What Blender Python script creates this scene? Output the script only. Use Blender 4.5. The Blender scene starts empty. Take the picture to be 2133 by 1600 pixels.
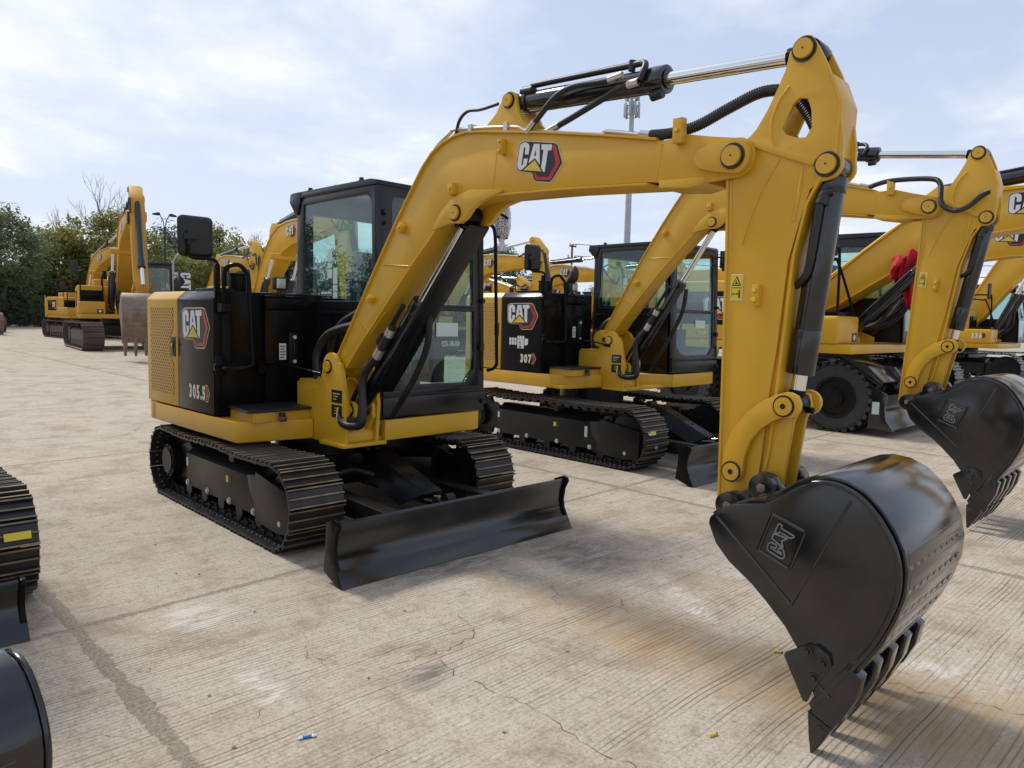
import bpy, bmesh, math, random
from math import sin, cos, pi, radians, sqrt, atan2, hypot
from mathutils import Vector, Matrix
from mathutils.geometry import tessellate_polygon
random.seed(7)
SC = bpy.context.scene
COL = SC.collection

# ------------------------------------------------------------------ materials
MATS = {}
def nt(name):
    m = bpy.data.materials.new(name); m.use_nodes = True
    t = m.node_tree; t.nodes.clear()
    o = t.nodes.new('ShaderNodeOutputMaterial'); p = t.nodes.new('ShaderNodeBsdfPrincipled')
    t.links.new(p.outputs[0], o.inputs[0]); MATS[name] = m
    return m, t, p
def noise(t, scale, detail=4, rough=.55, vec=None, dist=0):
    n = t.nodes.new('ShaderNodeTexNoise'); n.inputs['Scale'].default_value = scale
    n.inputs['Detail'].default_value = detail; n.inputs['Roughness'].default_value = rough
    n.inputs['Distortion'].default_value = dist
    if vec: t.links.new(vec, n.inputs['Vector'])
    return n.outputs[0]
def coords(t, kind='Object'):
    return t.nodes.new('ShaderNodeTexCoord').outputs[kind]
def ramp(t, fac, stops):
    r = t.nodes.new('ShaderNodeValToRGB'); e = r.color_ramp.elements
    while len(e) < len(stops): e.new(.5)
    for i, (p, c) in enumerate(stops):
        e[i].position = p
        e[i].color = c if len(c) == 4 else (*c, 1)
    t.links.new(fac, r.inputs[0]); return r.outputs[0]
def g(v): return (v, v, v, 1)
def mth(t, op, a, b=None, c=None, clamp=False):
    n = t.nodes.new('ShaderNodeMath'); n.operation = op; n.use_clamp = clamp
    for i, x in enumerate((a, b, c)):
        if x is None: continue
        if isinstance(x, (int, float)): n.inputs[i].default_value = x
        else: t.links.new(x, n.inputs[i])
    return n.outputs[0]
def mix(t, fac, a, b, mode='MIX'):
    n = t.nodes.new('ShaderNodeMix'); n.data_type = 'RGBA'; n.blend_type = mode
    for s, x in ((0, fac), (6, a), (7, b)):
        if isinstance(x, (int, float)): n.inputs[s].default_value = x
        elif isinstance(x, tuple): n.inputs[s].default_value = x if len(x) == 4 else (*x, 1)
        else: t.links.new(x, n.inputs[s])
    return n.outputs[2]
def bump(t, p, h, strength=.2, dist=.01):
    b = t.nodes.new('ShaderNodeBump'); b.inputs['Strength'].default_value = strength
    b.inputs['Distance'].default_value = dist
    t.links.new(h, b.inputs['Height']); t.links.new(b.outputs[0], p.inputs['Normal'])
def mapping(t, vec, scale):
    m = t.nodes.new('ShaderNodeMapping'); m.inputs['Scale'].default_value = scale
    t.links.new(vec, m.inputs['Vector']); return m.outputs[0]

def paint(name, c1, c2, rough=.35, bumpy=.03, dust=0., dustc=(.3, .25, .18), metal=0, coat=0, var=1.5, spec=.5):
    m, t, p = nt(name); v = coords(t)
    col = mix(t, ramp(t, noise(t, var, 3, .5, v), [(.3, g(0)), (.7, g(1))]), c1, c2)
    if dust:
        d = ramp(t, noise(t, 9, 8, .7, v), [(.5, g(0)), (.75, g(dust))]); col = mix(t, d, col, dustc)
    t.links.new(col, p.inputs['Base Color'])
    r = mth(t, 'MULTIPLY_ADD', noise(t, 6, 5, .6, v), .22, rough - .11)
    t.links.new(r, p.inputs['Roughness']); p.inputs['Specular IOR Level'].default_value = spec; p.inputs['Metallic'].default_value = metal
    p.inputs['Coat Weight'].default_value = coat; p.inputs['Coat Roughness'].default_value = .12
    if bumpy: bump(t, p, noise(t, 60, 3, .5, v), bumpy, .004)
    return m
Y = paint('yellow_paint', (.68, .385, .026), (.59, .325, .022), .33, .06, coat=.06, dust=.2, dustc=(.50, .34, .10), spec=.36)
YW = paint('worn_yellow_paint', (.60, .32, .03), (.50, .27, .03), .5, .05, .4, (.33, .24, .12), spec=.3)
BK = paint('black_paint', (.0055, .0055, .0058), (.0075, .0074, .0072), .21, .012, coat=.0, dust=.12, dustc=(.018, .016, .014), spec=.12)
BKG = paint('black_gloss_steel', (.006, .0065, .0075), (.010, .010, .0105), .17, .03, coat=.35, dust=.3, dustc=(.04, .036, .03), spec=.55)
CH = paint('chassis_black', (.005, .005, .0055), (.010, .0095, .009), .36, .08, .4, (.035, .029, .022), spec=.32)
CABM = paint('cab_black_enamel', (.007, .007, .0085), (.009, .009, .0105), .22, .02, coat=.08, dust=.1, dustc=(.02, .019, .017), spec=.36)
TRK = paint('track_steel', (.017, .017, .018), (.032, .027, .024), .33, .25, .5, (.06, .038, .022), .2)
GRO = paint('grouser_steel', (.15, .115, .075), (.28, .21, .12), .42, .3, .8, (.40, .28, .12), .4, var=9)
TRKW = paint('dusty_track_steel', (.07, .058, .046), (.12, .10, .08), .6, .2, .5, (.18, .145, .105), .2)
BUW = paint('worn_bucket_steel', (.16, .105, .075), (.24, .18, .14), .5, .15, .6, (.33, .27, .22), .3, var=4)
RUB = paint('rubber', (.011, .011, .011), (.016, .0155, .015), .5, .1, .3, (.04, .036, .03))
TYR = paint('tyre_rubber', (.018, .018, .018), (.03, .029, .028), .62, .15, .5, (.075, .068, .06))
PLA = paint('black_plastic', (.011, .011, .012), (.014, .014, .015), .45, .12)
ALU = paint('zinc_fitting', (.55, .52, .46), (.62, .6, .55), .38, .1, metal=.8)
GLV = paint('galvanised_steel', (.32, .34, .36), (.4, .42, .44), .5, .05, metal=.4)
WHT = paint('white_decal', (.72, .72, .72), (.7, .7, .69), .4, 0)
GLD = paint('pale_gold_decal', (.68, .52, .24), (.62, .47, .21), .4, 0)
LYE = paint('yellow_decal', (.72, .56, .03), (.7, .54, .03), .45, 0)
EYE = paint('emblem_yellow', (.74, .52, .06), (.62, .42, .05), .4, 0, var=8)
RED = paint('red_decal', (.50, .014, .022), (.38, .01, .016), .35, 0, var=10)
BLD = paint('black_decal', (.006, .006, .006), (.009, .009, .009), .4, 0)
GRN = paint('green_decal', (.06, .55, .03), (.06, .5, .03), .4, 0)
BLU = paint('blue_decal', (.02, .22, .6), (.02, .2, .55), .4, 0)
PGR = paint('pale_green_decal', (.55, .68, .6), (.5, .64, .57), .4, 0)
CLO = paint('red_cloth', (.55, .006, .02), (.42, .004, .016), .75, .3, var=3)
SEA = paint('seat_fabric', (.018, .02, .022), (.03, .032, .035), .8, .1)
WLD = paint('weld_bead', (.12, .12, .12), (.20, .20, .20), .4, .3, var=12, spec=.5)
PIN = paint('grease', (.006, .005, .004), (.012, .01, .008), .25, .4)
LEN = paint('lamp_lens', (.5, .5, .48), (.62, .62, .6), .2, .5, metal=.5)
BAR = paint('bark', (.07, .055, .04), (.12, .1, .08), .9, .3)
TWG = paint('bare_twig', (.13, .11, .095), (.17, .15, .13), .9, 0)
STN = paint('stone_chip', (.35, .31, .25), (.2, .17, .13), .8, .2)
def chrome():
    m, t, p = nt('chrome'); p.inputs['Base Color'].default_value = (.80, .80, .80, 1)
    p.inputs['Metallic'].default_value = 1; p.inputs['Roughness'].default_value = .09
    return m
CHR = chrome()
def glass(name, tint, gain=1.0, ior=1.5):
    m = bpy.data.materials.new(name); m.use_nodes = True; t = m.node_tree; t.nodes.clear()
    o = t.nodes.new('ShaderNodeOutputMaterial'); a = t.nodes.new('ShaderNodeBsdfTransparent')
    b = t.nodes.new('ShaderNodeBsdfGlossy'); b.inputs['Roughness'].default_value = 0.01
    b.inputs['Color'].default_value = (.95, 1, 1, 1)
    a.inputs['Color'].default_value = (*tint, 1); f = t.nodes.new('ShaderNodeLayerWeight'); f.inputs[0].default_value = .5
    x = t.nodes.new('ShaderNodeMixShader')
    t.links.new(mth(t, 'MULTIPLY_ADD', mth(t, 'POWER', f.outputs['Facing'], 4.0), .8*gain, .045*gain, clamp=True), x.inputs[0])
    t.links.new(a.outputs[0], x.inputs[1]); t.links.new(b.outputs[0], x.inputs[2]); t.links.new(x.outputs[0], o.inputs[0])
    return m
GLA = glass('cab_glass', (.80, .91, .89), 1.0)
FILM = glass('clear_film', (.75, .8, .82), 2.2)
def film_mat():
    m = bpy.data.materials.new('crinkled_film'); m.use_nodes = True; t = m.node_tree; t.nodes.clear()
    o = t.nodes.new('ShaderNodeOutputMaterial'); a = t.nodes.new('ShaderNodeBsdfTransparent'); p = t.nodes.new('ShaderNodeBsdfPrincipled')
    p.inputs['Base Color'].default_value = (.7, .75, .78, 1); p.inputs['Roughness'].default_value = .18
    v = coords(t); w = noise(t, 1, 4, .6, mapping(t, v, (45, 45, 5)), .6)
    f = ramp(t, w, [(.48, g(.04)), (.66, g(.5))]); x = t.nodes.new('ShaderNodeMixShader')
    t.links.new(f, x.inputs[0]); t.links.new(a.outputs[0], x.inputs[1]); t.links.new(p.outputs[0], x.inputs[2]); t.links.new(x.outputs[0], o.inputs[0])
    bump(t, p, w, .8, .02); return m
CRI = film_mat()
def net_mat():
    m = bpy.data.materials.new('foam_net'); m.use_nodes = True; t = m.node_tree; t.nodes.clear()
    o = t.nodes.new('ShaderNodeOutputMaterial'); a = t.nodes.new('ShaderNodeBsdfTransparent'); p = t.nodes.new('ShaderNodeBsdfPrincipled')
    p.inputs['Base Color'].default_value = (.62, .63, .64, 1); p.inputs['Roughness'].default_value = .5
    v = mapping(t, coords(t), (60, 60, 34)); vo = t.nodes.new('ShaderNodeTexVoronoi'); vo.feature = 'DISTANCE_TO_EDGE'
    vo.inputs['Scale'].default_value = 1.3; t.links.new(v, vo.inputs['Vector'])
    f = ramp(t, vo.outputs['Distance'], [(.10, g(1)), (.16, g(.12))]); x = t.nodes.new('ShaderNodeMixShader')
    t.links.new(f, x.inputs[0]); t.links.new(a.outputs[0], x.inputs[1]); t.links.new(p.outputs[0], x.inputs[2]); t.links.new(x.outputs[0], o.inputs[0])
    return m
NET = net_mat()
def grille_mat():      # perforated yellow sheet: staggered round holes
    m, t, p = nt('perforated_yellow_sheet'); v = coords(t)
    s = t.nodes.new('ShaderNodeSeparateXYZ'); t.links.new(v, s.inputs[0])
    P, Q = .046, .025
    zq = mth(t, 'DIVIDE', s.outputs[2], Q); row = mth(t, 'FLOOR', zq)
    off = mth(t, 'MULTIPLY', mth(t, 'MODULO', mth(t, 'ABSOLUTE', row), 2), .5)
    xf = mth(t, 'SUBTRACT', mth(t, 'FRACT', mth(t, 'ADD', mth(t, 'ADD', mth(t, 'DIVIDE', s.outputs[0], P), 100), off)), .5)
    zf = mth(t, 'SUBTRACT', mth(t, 'FRACT', zq), .5)
    d = mth(t, 'SQRT', mth(t, 'ADD', mth(t, 'POWER', mth(t, 'MULTIPLY', xf, P), 2), mth(t, 'POWER', mth(t, 'MULTIPLY', zf, Q), 2)))
    hole = mth(t, 'LESS_THAN', d, .0098)
    t.links.new(mix(t, hole, (.56, .315, .036), (.012, .009, .006)), p.inputs['Base Color']); p.inputs['Roughness'].default_value = .45
    bump(t, p, mth(t, 'SUBTRACT', 1.0, hole), .6, .004)
    return m
GRI = grille_mat()
def tread_mat():
    m, t, p = nt('anti_slip_tread'); v = coords(t)
    vo = t.nodes.new('ShaderNodeTexVoronoi'); vo.inputs['Scale'].default_value = 55; vo.inputs['Randomness'].default_value = 0
    t.links.new(v, vo.inputs['Vector'])
    h = ramp(t, vo.outputs['Distance'], [(.25, g(1)), (.45, g(0))])
    t.links.new(mix(t, h, (.008, .008, .008), (.03, .03, .03)), p.inputs['Base Color']); p.inputs['Roughness'].default_value = .4
    bump(t, p, h, 1, .006); return m
TRD = tread_mat()
def corr_mat():
    m, t, p = nt('corrugated_hose'); p.inputs['Base Color'].default_value = (.02, .02, .02, 1); p.inputs['Roughness'].default_value = .35; return m
COR = corr_mat()

# ------------------------------------------------------------------ mesh builder
CT = None           # current vertex transform
def rotz(a, o=(0, 0, 0)):
    c, s = cos(a), sin(a)
    return lambda p: (c*p[0]-s*p[1]+o[0], s*p[0]+c*p[1]+o[1], p[2]+o[2])
class MB:
    def __init__(self): self.v = []; self.f = []; self.m = []; self.cuts = []
    def nx(self): self.cuts.append((len(self.v), len(self.f))); return self
    def add(self, vs, fs, mi=0):
        b = len(self.v); self.v += [tuple(p) for p in vs]
        for f in fs: self.f.append([b+i for i in f]); self.m.append(mi)
        return self
    def box(self, x0, x1, y0, y1, z0, z1, mi=0, M=None):
        vs = [(x, y, z) for x in (x0, x1) for y in (y0, y1) for z in (z0, z1)]
        if M is not None: vs = [tuple(M @ Vector(p)) for p in vs]
        return self.add(vs, [(0, 1, 3, 2), (4, 6, 7, 5), (0, 4, 5, 1), (2, 3, 7, 6), (0, 2, 6, 4), (1, 5, 7, 3)], mi)
    def prism(self, poly, ax, a, b, mi=0, holes=(), M=None):
        # poly: 2D in the two other axes (order x,y,z); extruded a..b on ax
        def P(q, w):
            p = (w, q[0], q[1]) if ax == 'x' else (q[0], w, q[1]) if ax == 'y' else (q[0], q[1], w)
            return tuple(M @ Vector(p)) if M is not None else p
        loops = [list(poly)]+[list(h) for h in holes]; n = sum(len(l) for l in loops)
        flat = [q for l in loops for q in l]
        vs = [P(q, a) for q in flat]+[P(q, b) for q in flat]; fs = []
        if holes or True:
            if holes:
                tri = tessellate_polygon([[Vector((q[0], q[1], 0)) for q in l] for l in loops])
                for tr in tri: fs.append(tuple(tr)); fs.append(tuple(n+i for i in reversed(tr)))
            else:
                fs.append(tuple(range(n))); fs.append(tuple(range(2*n-1, n-1, -1)))
        s = 0
        for l in loops:
            k = len(l)
            for i in range(k): j = (i+1) % k; fs.append((s+i, s+j, n+s+j, n+s+i))
            s += k
        return self.add(vs, fs, mi)
    def cyl(self, p0, p1, r, r2=None, n=24, mi=0, caps=True):
        p0 = Vector(p0); p1 = Vector(p1); d = (p1-p0).normalized(); r2 = r if r2 is None else r2
        u = d.orthogonal().normalized(); w = d.cross(u); vs = []
        for p, q in ((p0, r), (p1, r2)):
            for i in range(n): a = 2*pi*i/n; vs.append(p+(u*cos(a)+w*sin(a))*q)
        fs = [(i, (i+1) % n, n+(i+1) % n, n+i) for i in range(n)]
        if caps: fs += [tuple(range(n-1, -1, -1)), tuple(range(n, 2*n))]
        return self.add(vs, fs, mi)
    def ring(self, c, ax, r0, r1, w, n=32, mi=0):
        A = [(r0*cos(2*pi*i/n), r0*sin(2*pi*i/n)) for i in range(n)]; B = [(r1*cos(2*pi*i/n), r1*sin(2*pi*i/n)) for i in range(n)]
        k = 'xyz'.index(ax); o = [c[j] for j in range(3) if j != k]
        vs = []
        for W in (-w/2, w/2):
            for L in (A, B):
                for q in L:
                    e = [q[0]+o[0], q[1]+o[1]]; e.insert(k, c[k]+W); vs.append(tuple(e))
        fs = []
        for i in range(n):
            j = (i+1) % n
            fs += [(i, j, n+j, n+i), (2*n+i, 3*n+i, 3*n+j, 2*n+j), (i, 2*n+i, 2*n+j, j), (n+i, n+j, 3*n+j, 3*n+i)]
        return self.add(vs, fs, mi)
    def tube(self, pts, r, n=10, mi=0, smooth=True, steps=6, corr=None, caps=True):
        P = [Vector(p) for p in pts]
        if smooth and len(P) > 2:
            Q = []
            for i in range(len(P)-1):
                a = P[max(i-1, 0)]; b = P[i]; c = P[i+1]; d = P[min(i+2, len(P)-1)]
                for k in range(steps):
                    s = k/steps; Q.append(.5*((2*b)+(c-a)*s+(2*a-5*b+4*c-d)*s*s+(3*b-a-3*c+d)*s**3))
            Q.append(P[-1]); P = Q
        R = [r]*len(P) if not isinstance(r, (list, tuple)) else None
        if R is None:
            R = []
            for i in range(len(P)):
                f = i/(len(P)-1)*(len(r)-1); k = min(int(f), len(r)-2); R.append(r[k]+(r[k+1]-r[k])*(f-k))
        if corr:      # resample at pitch and alternate radius
            L = [0]
            for i in range(1, len(P)): L.append(L[-1]+(P[i]-P[i-1]).length)
            N = int(L[-1]/corr)*2; Q = []; RR = []; k = 0
            for i in range(N+1):
                s = L[-1]*i/N
                while k < len(L)-2 and L[k+1] < s: k += 1
                Q.append(P[k].lerp(P[k+1], (s-L[k])/max(1e-9, L[k+1]-L[k]))); RR.append(R[0]*(1 if i % 2 else .88))
            P, R = Q, RR
        t = (P[1]-P[0]).normalized(); u = t.orthogonal().normalized(); vs = []
        for i, p in enumerate(P):
            t = (P[min(i+1, len(P)-1)]-P[max(i-1, 0)]).normalized()
            u = (u-t*u.dot(t)).normalized(); w = t.cross(u)
            for k in range(n): a = 2*pi*k/n; vs.append(p+(u*cos(a)+w*sin(a))*R[i])
        fs = []
        for i in range(len(P)-1):
            for k in range(n): fs.append((i*n+k, i*n+(k+1) % n, (i+1)*n+(k+1) % n, (i+1)*n+k))
        if caps: fs += [tuple(range(n-1, -1, -1)), tuple((len(P)-1)*n+k for k in range(n))]
        return self.add(vs, fs, mi)
    def strip(self, pts, th, y0, y1, mi=0):     # plate of thickness th following a polyline in xz, across y0..y1
        n = len(pts); up = []
        for i, p in enumerate(pts):
            a = pts[max(i-1, 0)]; b = pts[min(i+1, n-1)]; d = (b[0]-a[0], b[1]-a[1]); l = hypot(*d) or 1
            up.append((p[0]-d[1]/l*th, p[1]+d[0]/l*th))
        vs = []
        for i in range(n):
            for q in (pts[i], up[i]):
                for y in (y0, y1): vs.append((q[0], y, q[1]))
        fs = [(0, 1, 3, 2), (4*n-4, 4*n-2, 4*n-1, 4*n-3)]
        for i in range(n-1):
            a = 4*i; b = a+4
            fs += [(a, b, b+1, a+1), (a+2, a+3, b+3, b+2), (a, a+2, b+2, b), (a+1, b+1, b+3, a+3)]
        return self.add(vs, fs, mi)
    def each(self, name, mats, parent=None, **k):      # one object per piece between nx() marks
        C_ = [(0, 0)]+self.cuts+[(len(self.v), len(self.f))]; out = []
        for (a, fa), (b, fb) in zip(C_, C_[1:]):
            if fb == fa: continue
            q = MB(); q.v = self.v[a:b]; q.f = [[i-a for i in f] for f in self.f[fa:fb]]; q.m = self.m[fa:fb]; out.append(q.build(name, mats, parent, **k))
        return out
    def build(self, name, mats, parent=None, bevel=0, seg=2, ang=38, flat=False, keep=False):
        vs = [CT(p) for p in self.v] if CT else self.v
        me = bpy.data.meshes.new(name); me.from_pydata([tuple(p) for p in vs], [], self.f)
        for m in (mats if isinstance(mats, (list, tuple)) else [mats]): me.materials.append(m)
        me.polygons.foreach_set('material_index', self.m)
        bm = bmesh.new(); bm.from_mesh(me)
        if not keep: bmesh.ops.recalc_face_normals(bm, faces=bm.faces)
        if bevel:
            es = [e for e in bm.edges if len(e.link_faces) == 2 and e.calc_face_angle(0) > radians(30)]
            bmesh.ops.bevel(bm, geom=es, offset=bevel, segments=seg, profile=.6, affect='EDGES', clamp_overlap=True)
        bm.to_mesh(me); bm.free()
        if not flat:
            me.polygons.foreach_set('use_smooth', [True]*len(me.polygons)); me.set_sharp_from_angle(angle=radians(ang))
        me.update()
        o = bpy.data.objects.new(name, me); COL.objects.link(o)
        if parent: o.parent = parent
        return o

def tag(o, label=None, cat=None, group=None, kind=None):
    if label: o['label'] = label
    if cat: o['category'] = cat
    if group: o['group'] = group
    if kind: o['kind'] = kind
    return o
def empty(name, loc=(0, 0, 0), rz=0):
    o = bpy.data.objects.new(name, None); COL.objects.link(o); o.location = loc; o.rotation_euler = (0, 0, rz)
    o.empty_display_size = .3; return o
def copy_tree(o, parent=None):
    c = o.copy(); COL.objects.link(c)
    if parent: c.parent = parent
    for ch in o.children: copy_tree(ch, c)
    return c

# flat lettering ------------------------------------------------------------
def glyphs(s, bold=.012, xs=.62, space=.92):
    cu = bpy.data.curves.new('t', 'FONT'); cu.body = s; cu.size = 1; cu.offset = bold; cu.space_character = space
    cu.resolution_u = 4; cu.align_x = 'CENTER'
    ob = bpy.data.objects.new('t', cu); COL.objects.link(ob)
    dg = bpy.context.evaluated_depsgraph_get(); dg.update()
    me = bpy.data.meshes.new_from_object(ob.evaluated_get(dg))
    vs = [(v.co.x*xs, v.co.y) for v in me.vertices]; fs = [tuple(p.vertices) for p in me.polygons]
    bpy.data.objects.remove(ob); bpy.data.meshes.remove(me); bpy.data.curves.remove(cu)
    return vs, fs
class Decal:
    """flat layered artwork on a plane: origin o, right r, up u, normal = r x u"""
    def __init__(self, o, r, u, size):
        self.o = Vector(o); self.r = Vector(r).normalized(); u = Vector(u); self.u = (u-self.r*u.dot(self.r)).normalized()
        self.n = self.r.cross(self.u); self.s = size; self.mb = MB(); self.mats = []
    def P(self, q, lay): return self.o+self.r*q[0]*self.s+self.u*q[1]*self.s+self.n*(.0012*(lay+1))
    def mi(self, m):
        if m not in self.mats: self.mats.append(m)
        return self.mats.index(m)
    def poly(self, pts, m, lay=0, holes=()):
        loops = [list(pts)]+[list(h) for h in holes]; flat = [q for l in loops for q in l]
        tri = tessellate_polygon([[Vector((q[0], q[1], 0)) for q in l] for l in loops])
        fs = []
        for a, b, c in tri:
            A, B, C = flat[a], flat[b], flat[c]
            ar = (B[0]-A[0])*(C[1]-A[1])-(B[1]-A[1])*(C[0]-A[0])
            fs.append((a, b, c) if ar > 0 else (a, c, b))
        self.mb.add([self.P(q, lay) for q in flat], fs, self.mi(m)); return self
    def rect(self, x0, x1, y0, y1, m, lay=0): return self.poly([(x0, y0), (x1, y0), (x1, y1), (x0, y1)], m, lay)
    def text(self, s, x, y, h, m, lay=0, bold=.02, xs=.62, space=.92):
        vs, fs = glyphs(s, bold, xs, space)
        self.mb.add([self.P((x+q[0]*h/.72, y+q[1]*h/.72), lay) for q in vs], fs, self.mi(m)); return self
    def done(self, name, parent): return self.mb.build(name, self.mats, parent, flat=True, keep=True)
EMB = {'black': [(-0.406, 0.296), (0.266, 0.303), (0.338, 0.28), (0.5, 0.023), (0.488, -0.011), (0.352, -0.256), (0.304, -0.293), (0.007, -0.303), (-0.046, -0.282), (-0.113, -0.179), (-0.381, -0.176), (-0.456, -0.151), (-0.487, -0.108), (-0.5, 0.225), (-0.477, 0.266)],
 'C': [(-0.253, 0.098), (-0.255, 0.215), (-0.282, 0.259), (-0.345, 0.283), (-0.412, 0.276), (-0.467, 0.244), (-0.482, 0.213), (-0.473, -0.084), (-0.452, -0.129), (-0.413, -0.152), (-0.36, -0.157), (-0.263, -0.073), (-0.252, 0.031), (-0.344, 0.025), (-0.344, -0.067), (-0.365, -0.087), (-0.38, -0.071), (-0.383, 0.196), (-0.364, 0.209), (-0.346, 0.191), (-0.339, 0.094)],
 'A': [(-0.173, 0.268), (-0.042, 0.275), (0.033, -0.042), (-0.097, 0.052), (-0.222, -0.043)], 'Ah': [(-0.106, 0.192), (-0.082, 0.085), (-0.128, 0.085)],
 'T': [(0.002, 0.272), (0.228, 0.28), (0.236, 0.192), (0.163, 0.187), (0.168, -0.148), (0.14, -0.147), (0.076, -0.089), (0.063, 0.192), (0.012, 0.188)],
 'tri': [(-0.093, 0.019), (0.102, -0.145), (-0.317, -0.154)],
 'red': [(0.244, 0.274), (0.313, 0.266), (0.466, 0.022), (0.325, -0.258), (0.0, -0.282), (-0.079, -0.178), (-0.014, -0.181), (0.025, -0.237), (0.27, -0.217), (0.377, 0.004), (0.245, 0.24)]}
def emblem(o, r, u, w, parent):
    d = Decal(o, r, u, w); b = EMB['black']
    d.poly([(x*1.045, y*1.06) for x, y in b], GLD, 0); d.poly(b, BLD, 1); d.poly(EMB['red'], RED, 2)
    d.poly(EMB['C'], WHT, 2); d.poly(EMB['A'], WHT, 2, [EMB['Ah']]); d.poly(EMB['T'], WHT, 2); d.poly(EMB['tri'], EYE, 2)
    return d.done('emblem', parent)
def numplate(s, o, r, u, h, parent):      # model digits with a stepped outline and a red arrow end
    d = Decal(o, r, u, h); xs = []; x = 0
    for c in s: w = .30 if c == '.' else .60; xs.append(x+w/2); x += w
    x0 = -x/2-.1
    e = x+x0
    d.poly([(e-.04, -.16), (e+.32, -.16), (e+.66, .40), (e+.32, .96), (e-.04, .96)], GLD, 0); d.poly([(e-.04, -.10), (e+.29, -.10), (e+.58, .40), (e+.29, .90), (e-.04, .90)], BLD, 1)
    d.poly([(e+.04, -.05), (e+.26, -.05), (e+.52, .40), (e+.26, .85), (e+.04, .85), (e+.28, .40)], RED, 2)
    for i, c in enumerate(s):
        d.text(c, x0+xs[i], -.02, .86, GLD, .06*i, .062, .80); d.text(c, x0+xs[i], -.0, .80, WHT, 1.5, .036, .76)
    return d.done('model_number', parent)
def warn(o, r, u, w, h, parent, name='warning_decal'):
    d = Decal(o, r, u, 1.0); x, y = w/2, h/2
    d.rect(-x, x, -y, y, WHT, 0); d.rect(-x*.92, x*.92, -y*.95, y*.95, LYE, 1)
    d.rect(-x*.92, x*.92, -.03*h, -.01*h, BLD, 2)
    d.poly([(0, y*.86), (x*.75, y*.12), (-x*.75, y*.12)], BLD, 2); d.poly([(0, y*.70), (x*.52, y*.19), (-x*.52, y*.19)], LYE, 3)
    d.rect(-x*.08, x*.08, y*.24, y*.5, BLD, 4); d.rect(-x*.3, x*.3, y*.24, y*.3, BLD, 4)
    d.rect(x*.35, x*.62, -y*.8, -y*.35, BLD, 2); d.poly([(x*.36, -y*.32), (x*.61, -y*.32), (x*.61, -y*.2), (x*.36, -y*.2)], BLD, 2)
    d.rect(-x*.8, -x*.74, -y*.8, -y*.2, BLD, 2); d.rect(-x*.5, x*.12, -y*.53, -y*.47, BLD, 2)
    d.poly([(-x*.65, -y*.5), (-x*.45, -y*.4), (-x*.45, -y*.6)], BLD, 2); d.poly([(x*.28, -y*.5), (x*.08, -y*.4), (x*.08, -y*.6)], BLD, 2)
    return d.done(name, parent)

# ------------------------------------------------------------------ crawler track (shared by all tracked machines)
def track_path(xr, xf, zr, zf, r):
    """closed path round sprocket and idler; returns (length, f(s)->(x,z,tx,tz))"""
    segs = []; top0 = (xr, zr+r); top1 = (xf, zf+r); Lt = hypot(top1[0]-top0[0], top1[1]-top0[1])
    Lb = xf-xr
    L = Lt+pi*r+Lb+pi*r
    def f(s):
        s %= L
        if s < Lt:
            k = s/Lt; sag = -.016*sin(pi*k*2)**2
            return (top0[0]+(top1[0]-top0[0])*k, top0[1]+(top1[1]-top0[1])*k+sag, 1, 0)
        s -= Lt
        if s < pi*r:
            a = pi/2-s/r; return (xf+r*cos(a), zf+r*sin(a), sin(a), -cos(a))
        s -= pi*r
        if s < Lb: return (xf-s, 0+(zr-r), -1, 0)
        s -= Lb; a = -pi/2-s/r; return (xr+r*cos(a), zr+r*sin(a), sin(a), -cos(a))
    return L, f
def make_track(parent, y0, y1, xr, xf, z, r, pitch, gh, mats, links=True, holes=True):
    L, f = track_path(xr, xf, z, z, r-gh); N = int(round(L/pitch)); p = L/N; h = p*.485; mb = MB(); yc = (y0+y1)/2
    t = gh*.55
    prof = [(-h, -t), (h, -t), (h, gh), (h*.84, gh), (h*.74, 0), (h*.14, 0), (h*.08, gh*.9), (-h*.08, gh*.9), (-h*.14, 0), (-h*.74, 0), (-h*.84, gh), (-h, gh)]
    rnd = random.Random(3)
    for i in range(N):
        x, zz, tx, tz = f((i+.5)*p); nx, nz = -tz, tx
        jy = rnd.uniform(-.002, .002)
        vs = [(x+tx*a+nx*b, y+jy, zz+tz*a+nz*b) for y in (y0, y1) for a, b in prof]; n = len(prof)
        mb.add(vs, [tuple(range(n)), tuple(range(2*n-1, n-1, -1))], 0)
        for k in range(n):
            j = (k+1) % n; mi = 1 if prof[k][1] > gh*.5 and prof[j][1] > gh*.5 else 0
            mb.add([vs[k], vs[j], vs[n+j], vs[n+k]], [(0, 1, 2, 3)], mi)
        M = Matrix(((tx, 0, nx, x), (0, 1, 0, 0), (tz, 0, nz, zz), (0, 0, 0, 1)))
        w = (y1-y0)
        if links:
            for s in (-1, 1):
                c = yc+s*w*.17
                mb.box(-h*.98, h*.35, c-w*.035, c+w*.035, -t-gh*2.6, -t, 0, M); mb.box(h*.1, h*1.05, c-w*.035-s*w*.05, c+w*.035-s*w*.05, -t-gh*2.3, -t-gh*.3, 0, M)
            mb.cyl(tuple(M @ Vector((h*.2, yc-w*.26, -t-gh*1.3))), tuple(M @ Vector((h*.2, yc+w*.26, -t-gh*1.3))), gh*.8, n=8)
        if holes:
            for s in (-1, 1):
                for q in (-.42, .42):
                    c = tuple(M @ Vector((h*q, yc+s*w*.36, -t))); e = tuple(M @ Vector((h*q, yc+s*w*.36, -t-gh*.5)))
                    mb.cyl(c, e, gh*.45, n=6, mi=2)
    return mb.build('track', mats, parent, flat=True, keep=False)

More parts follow.
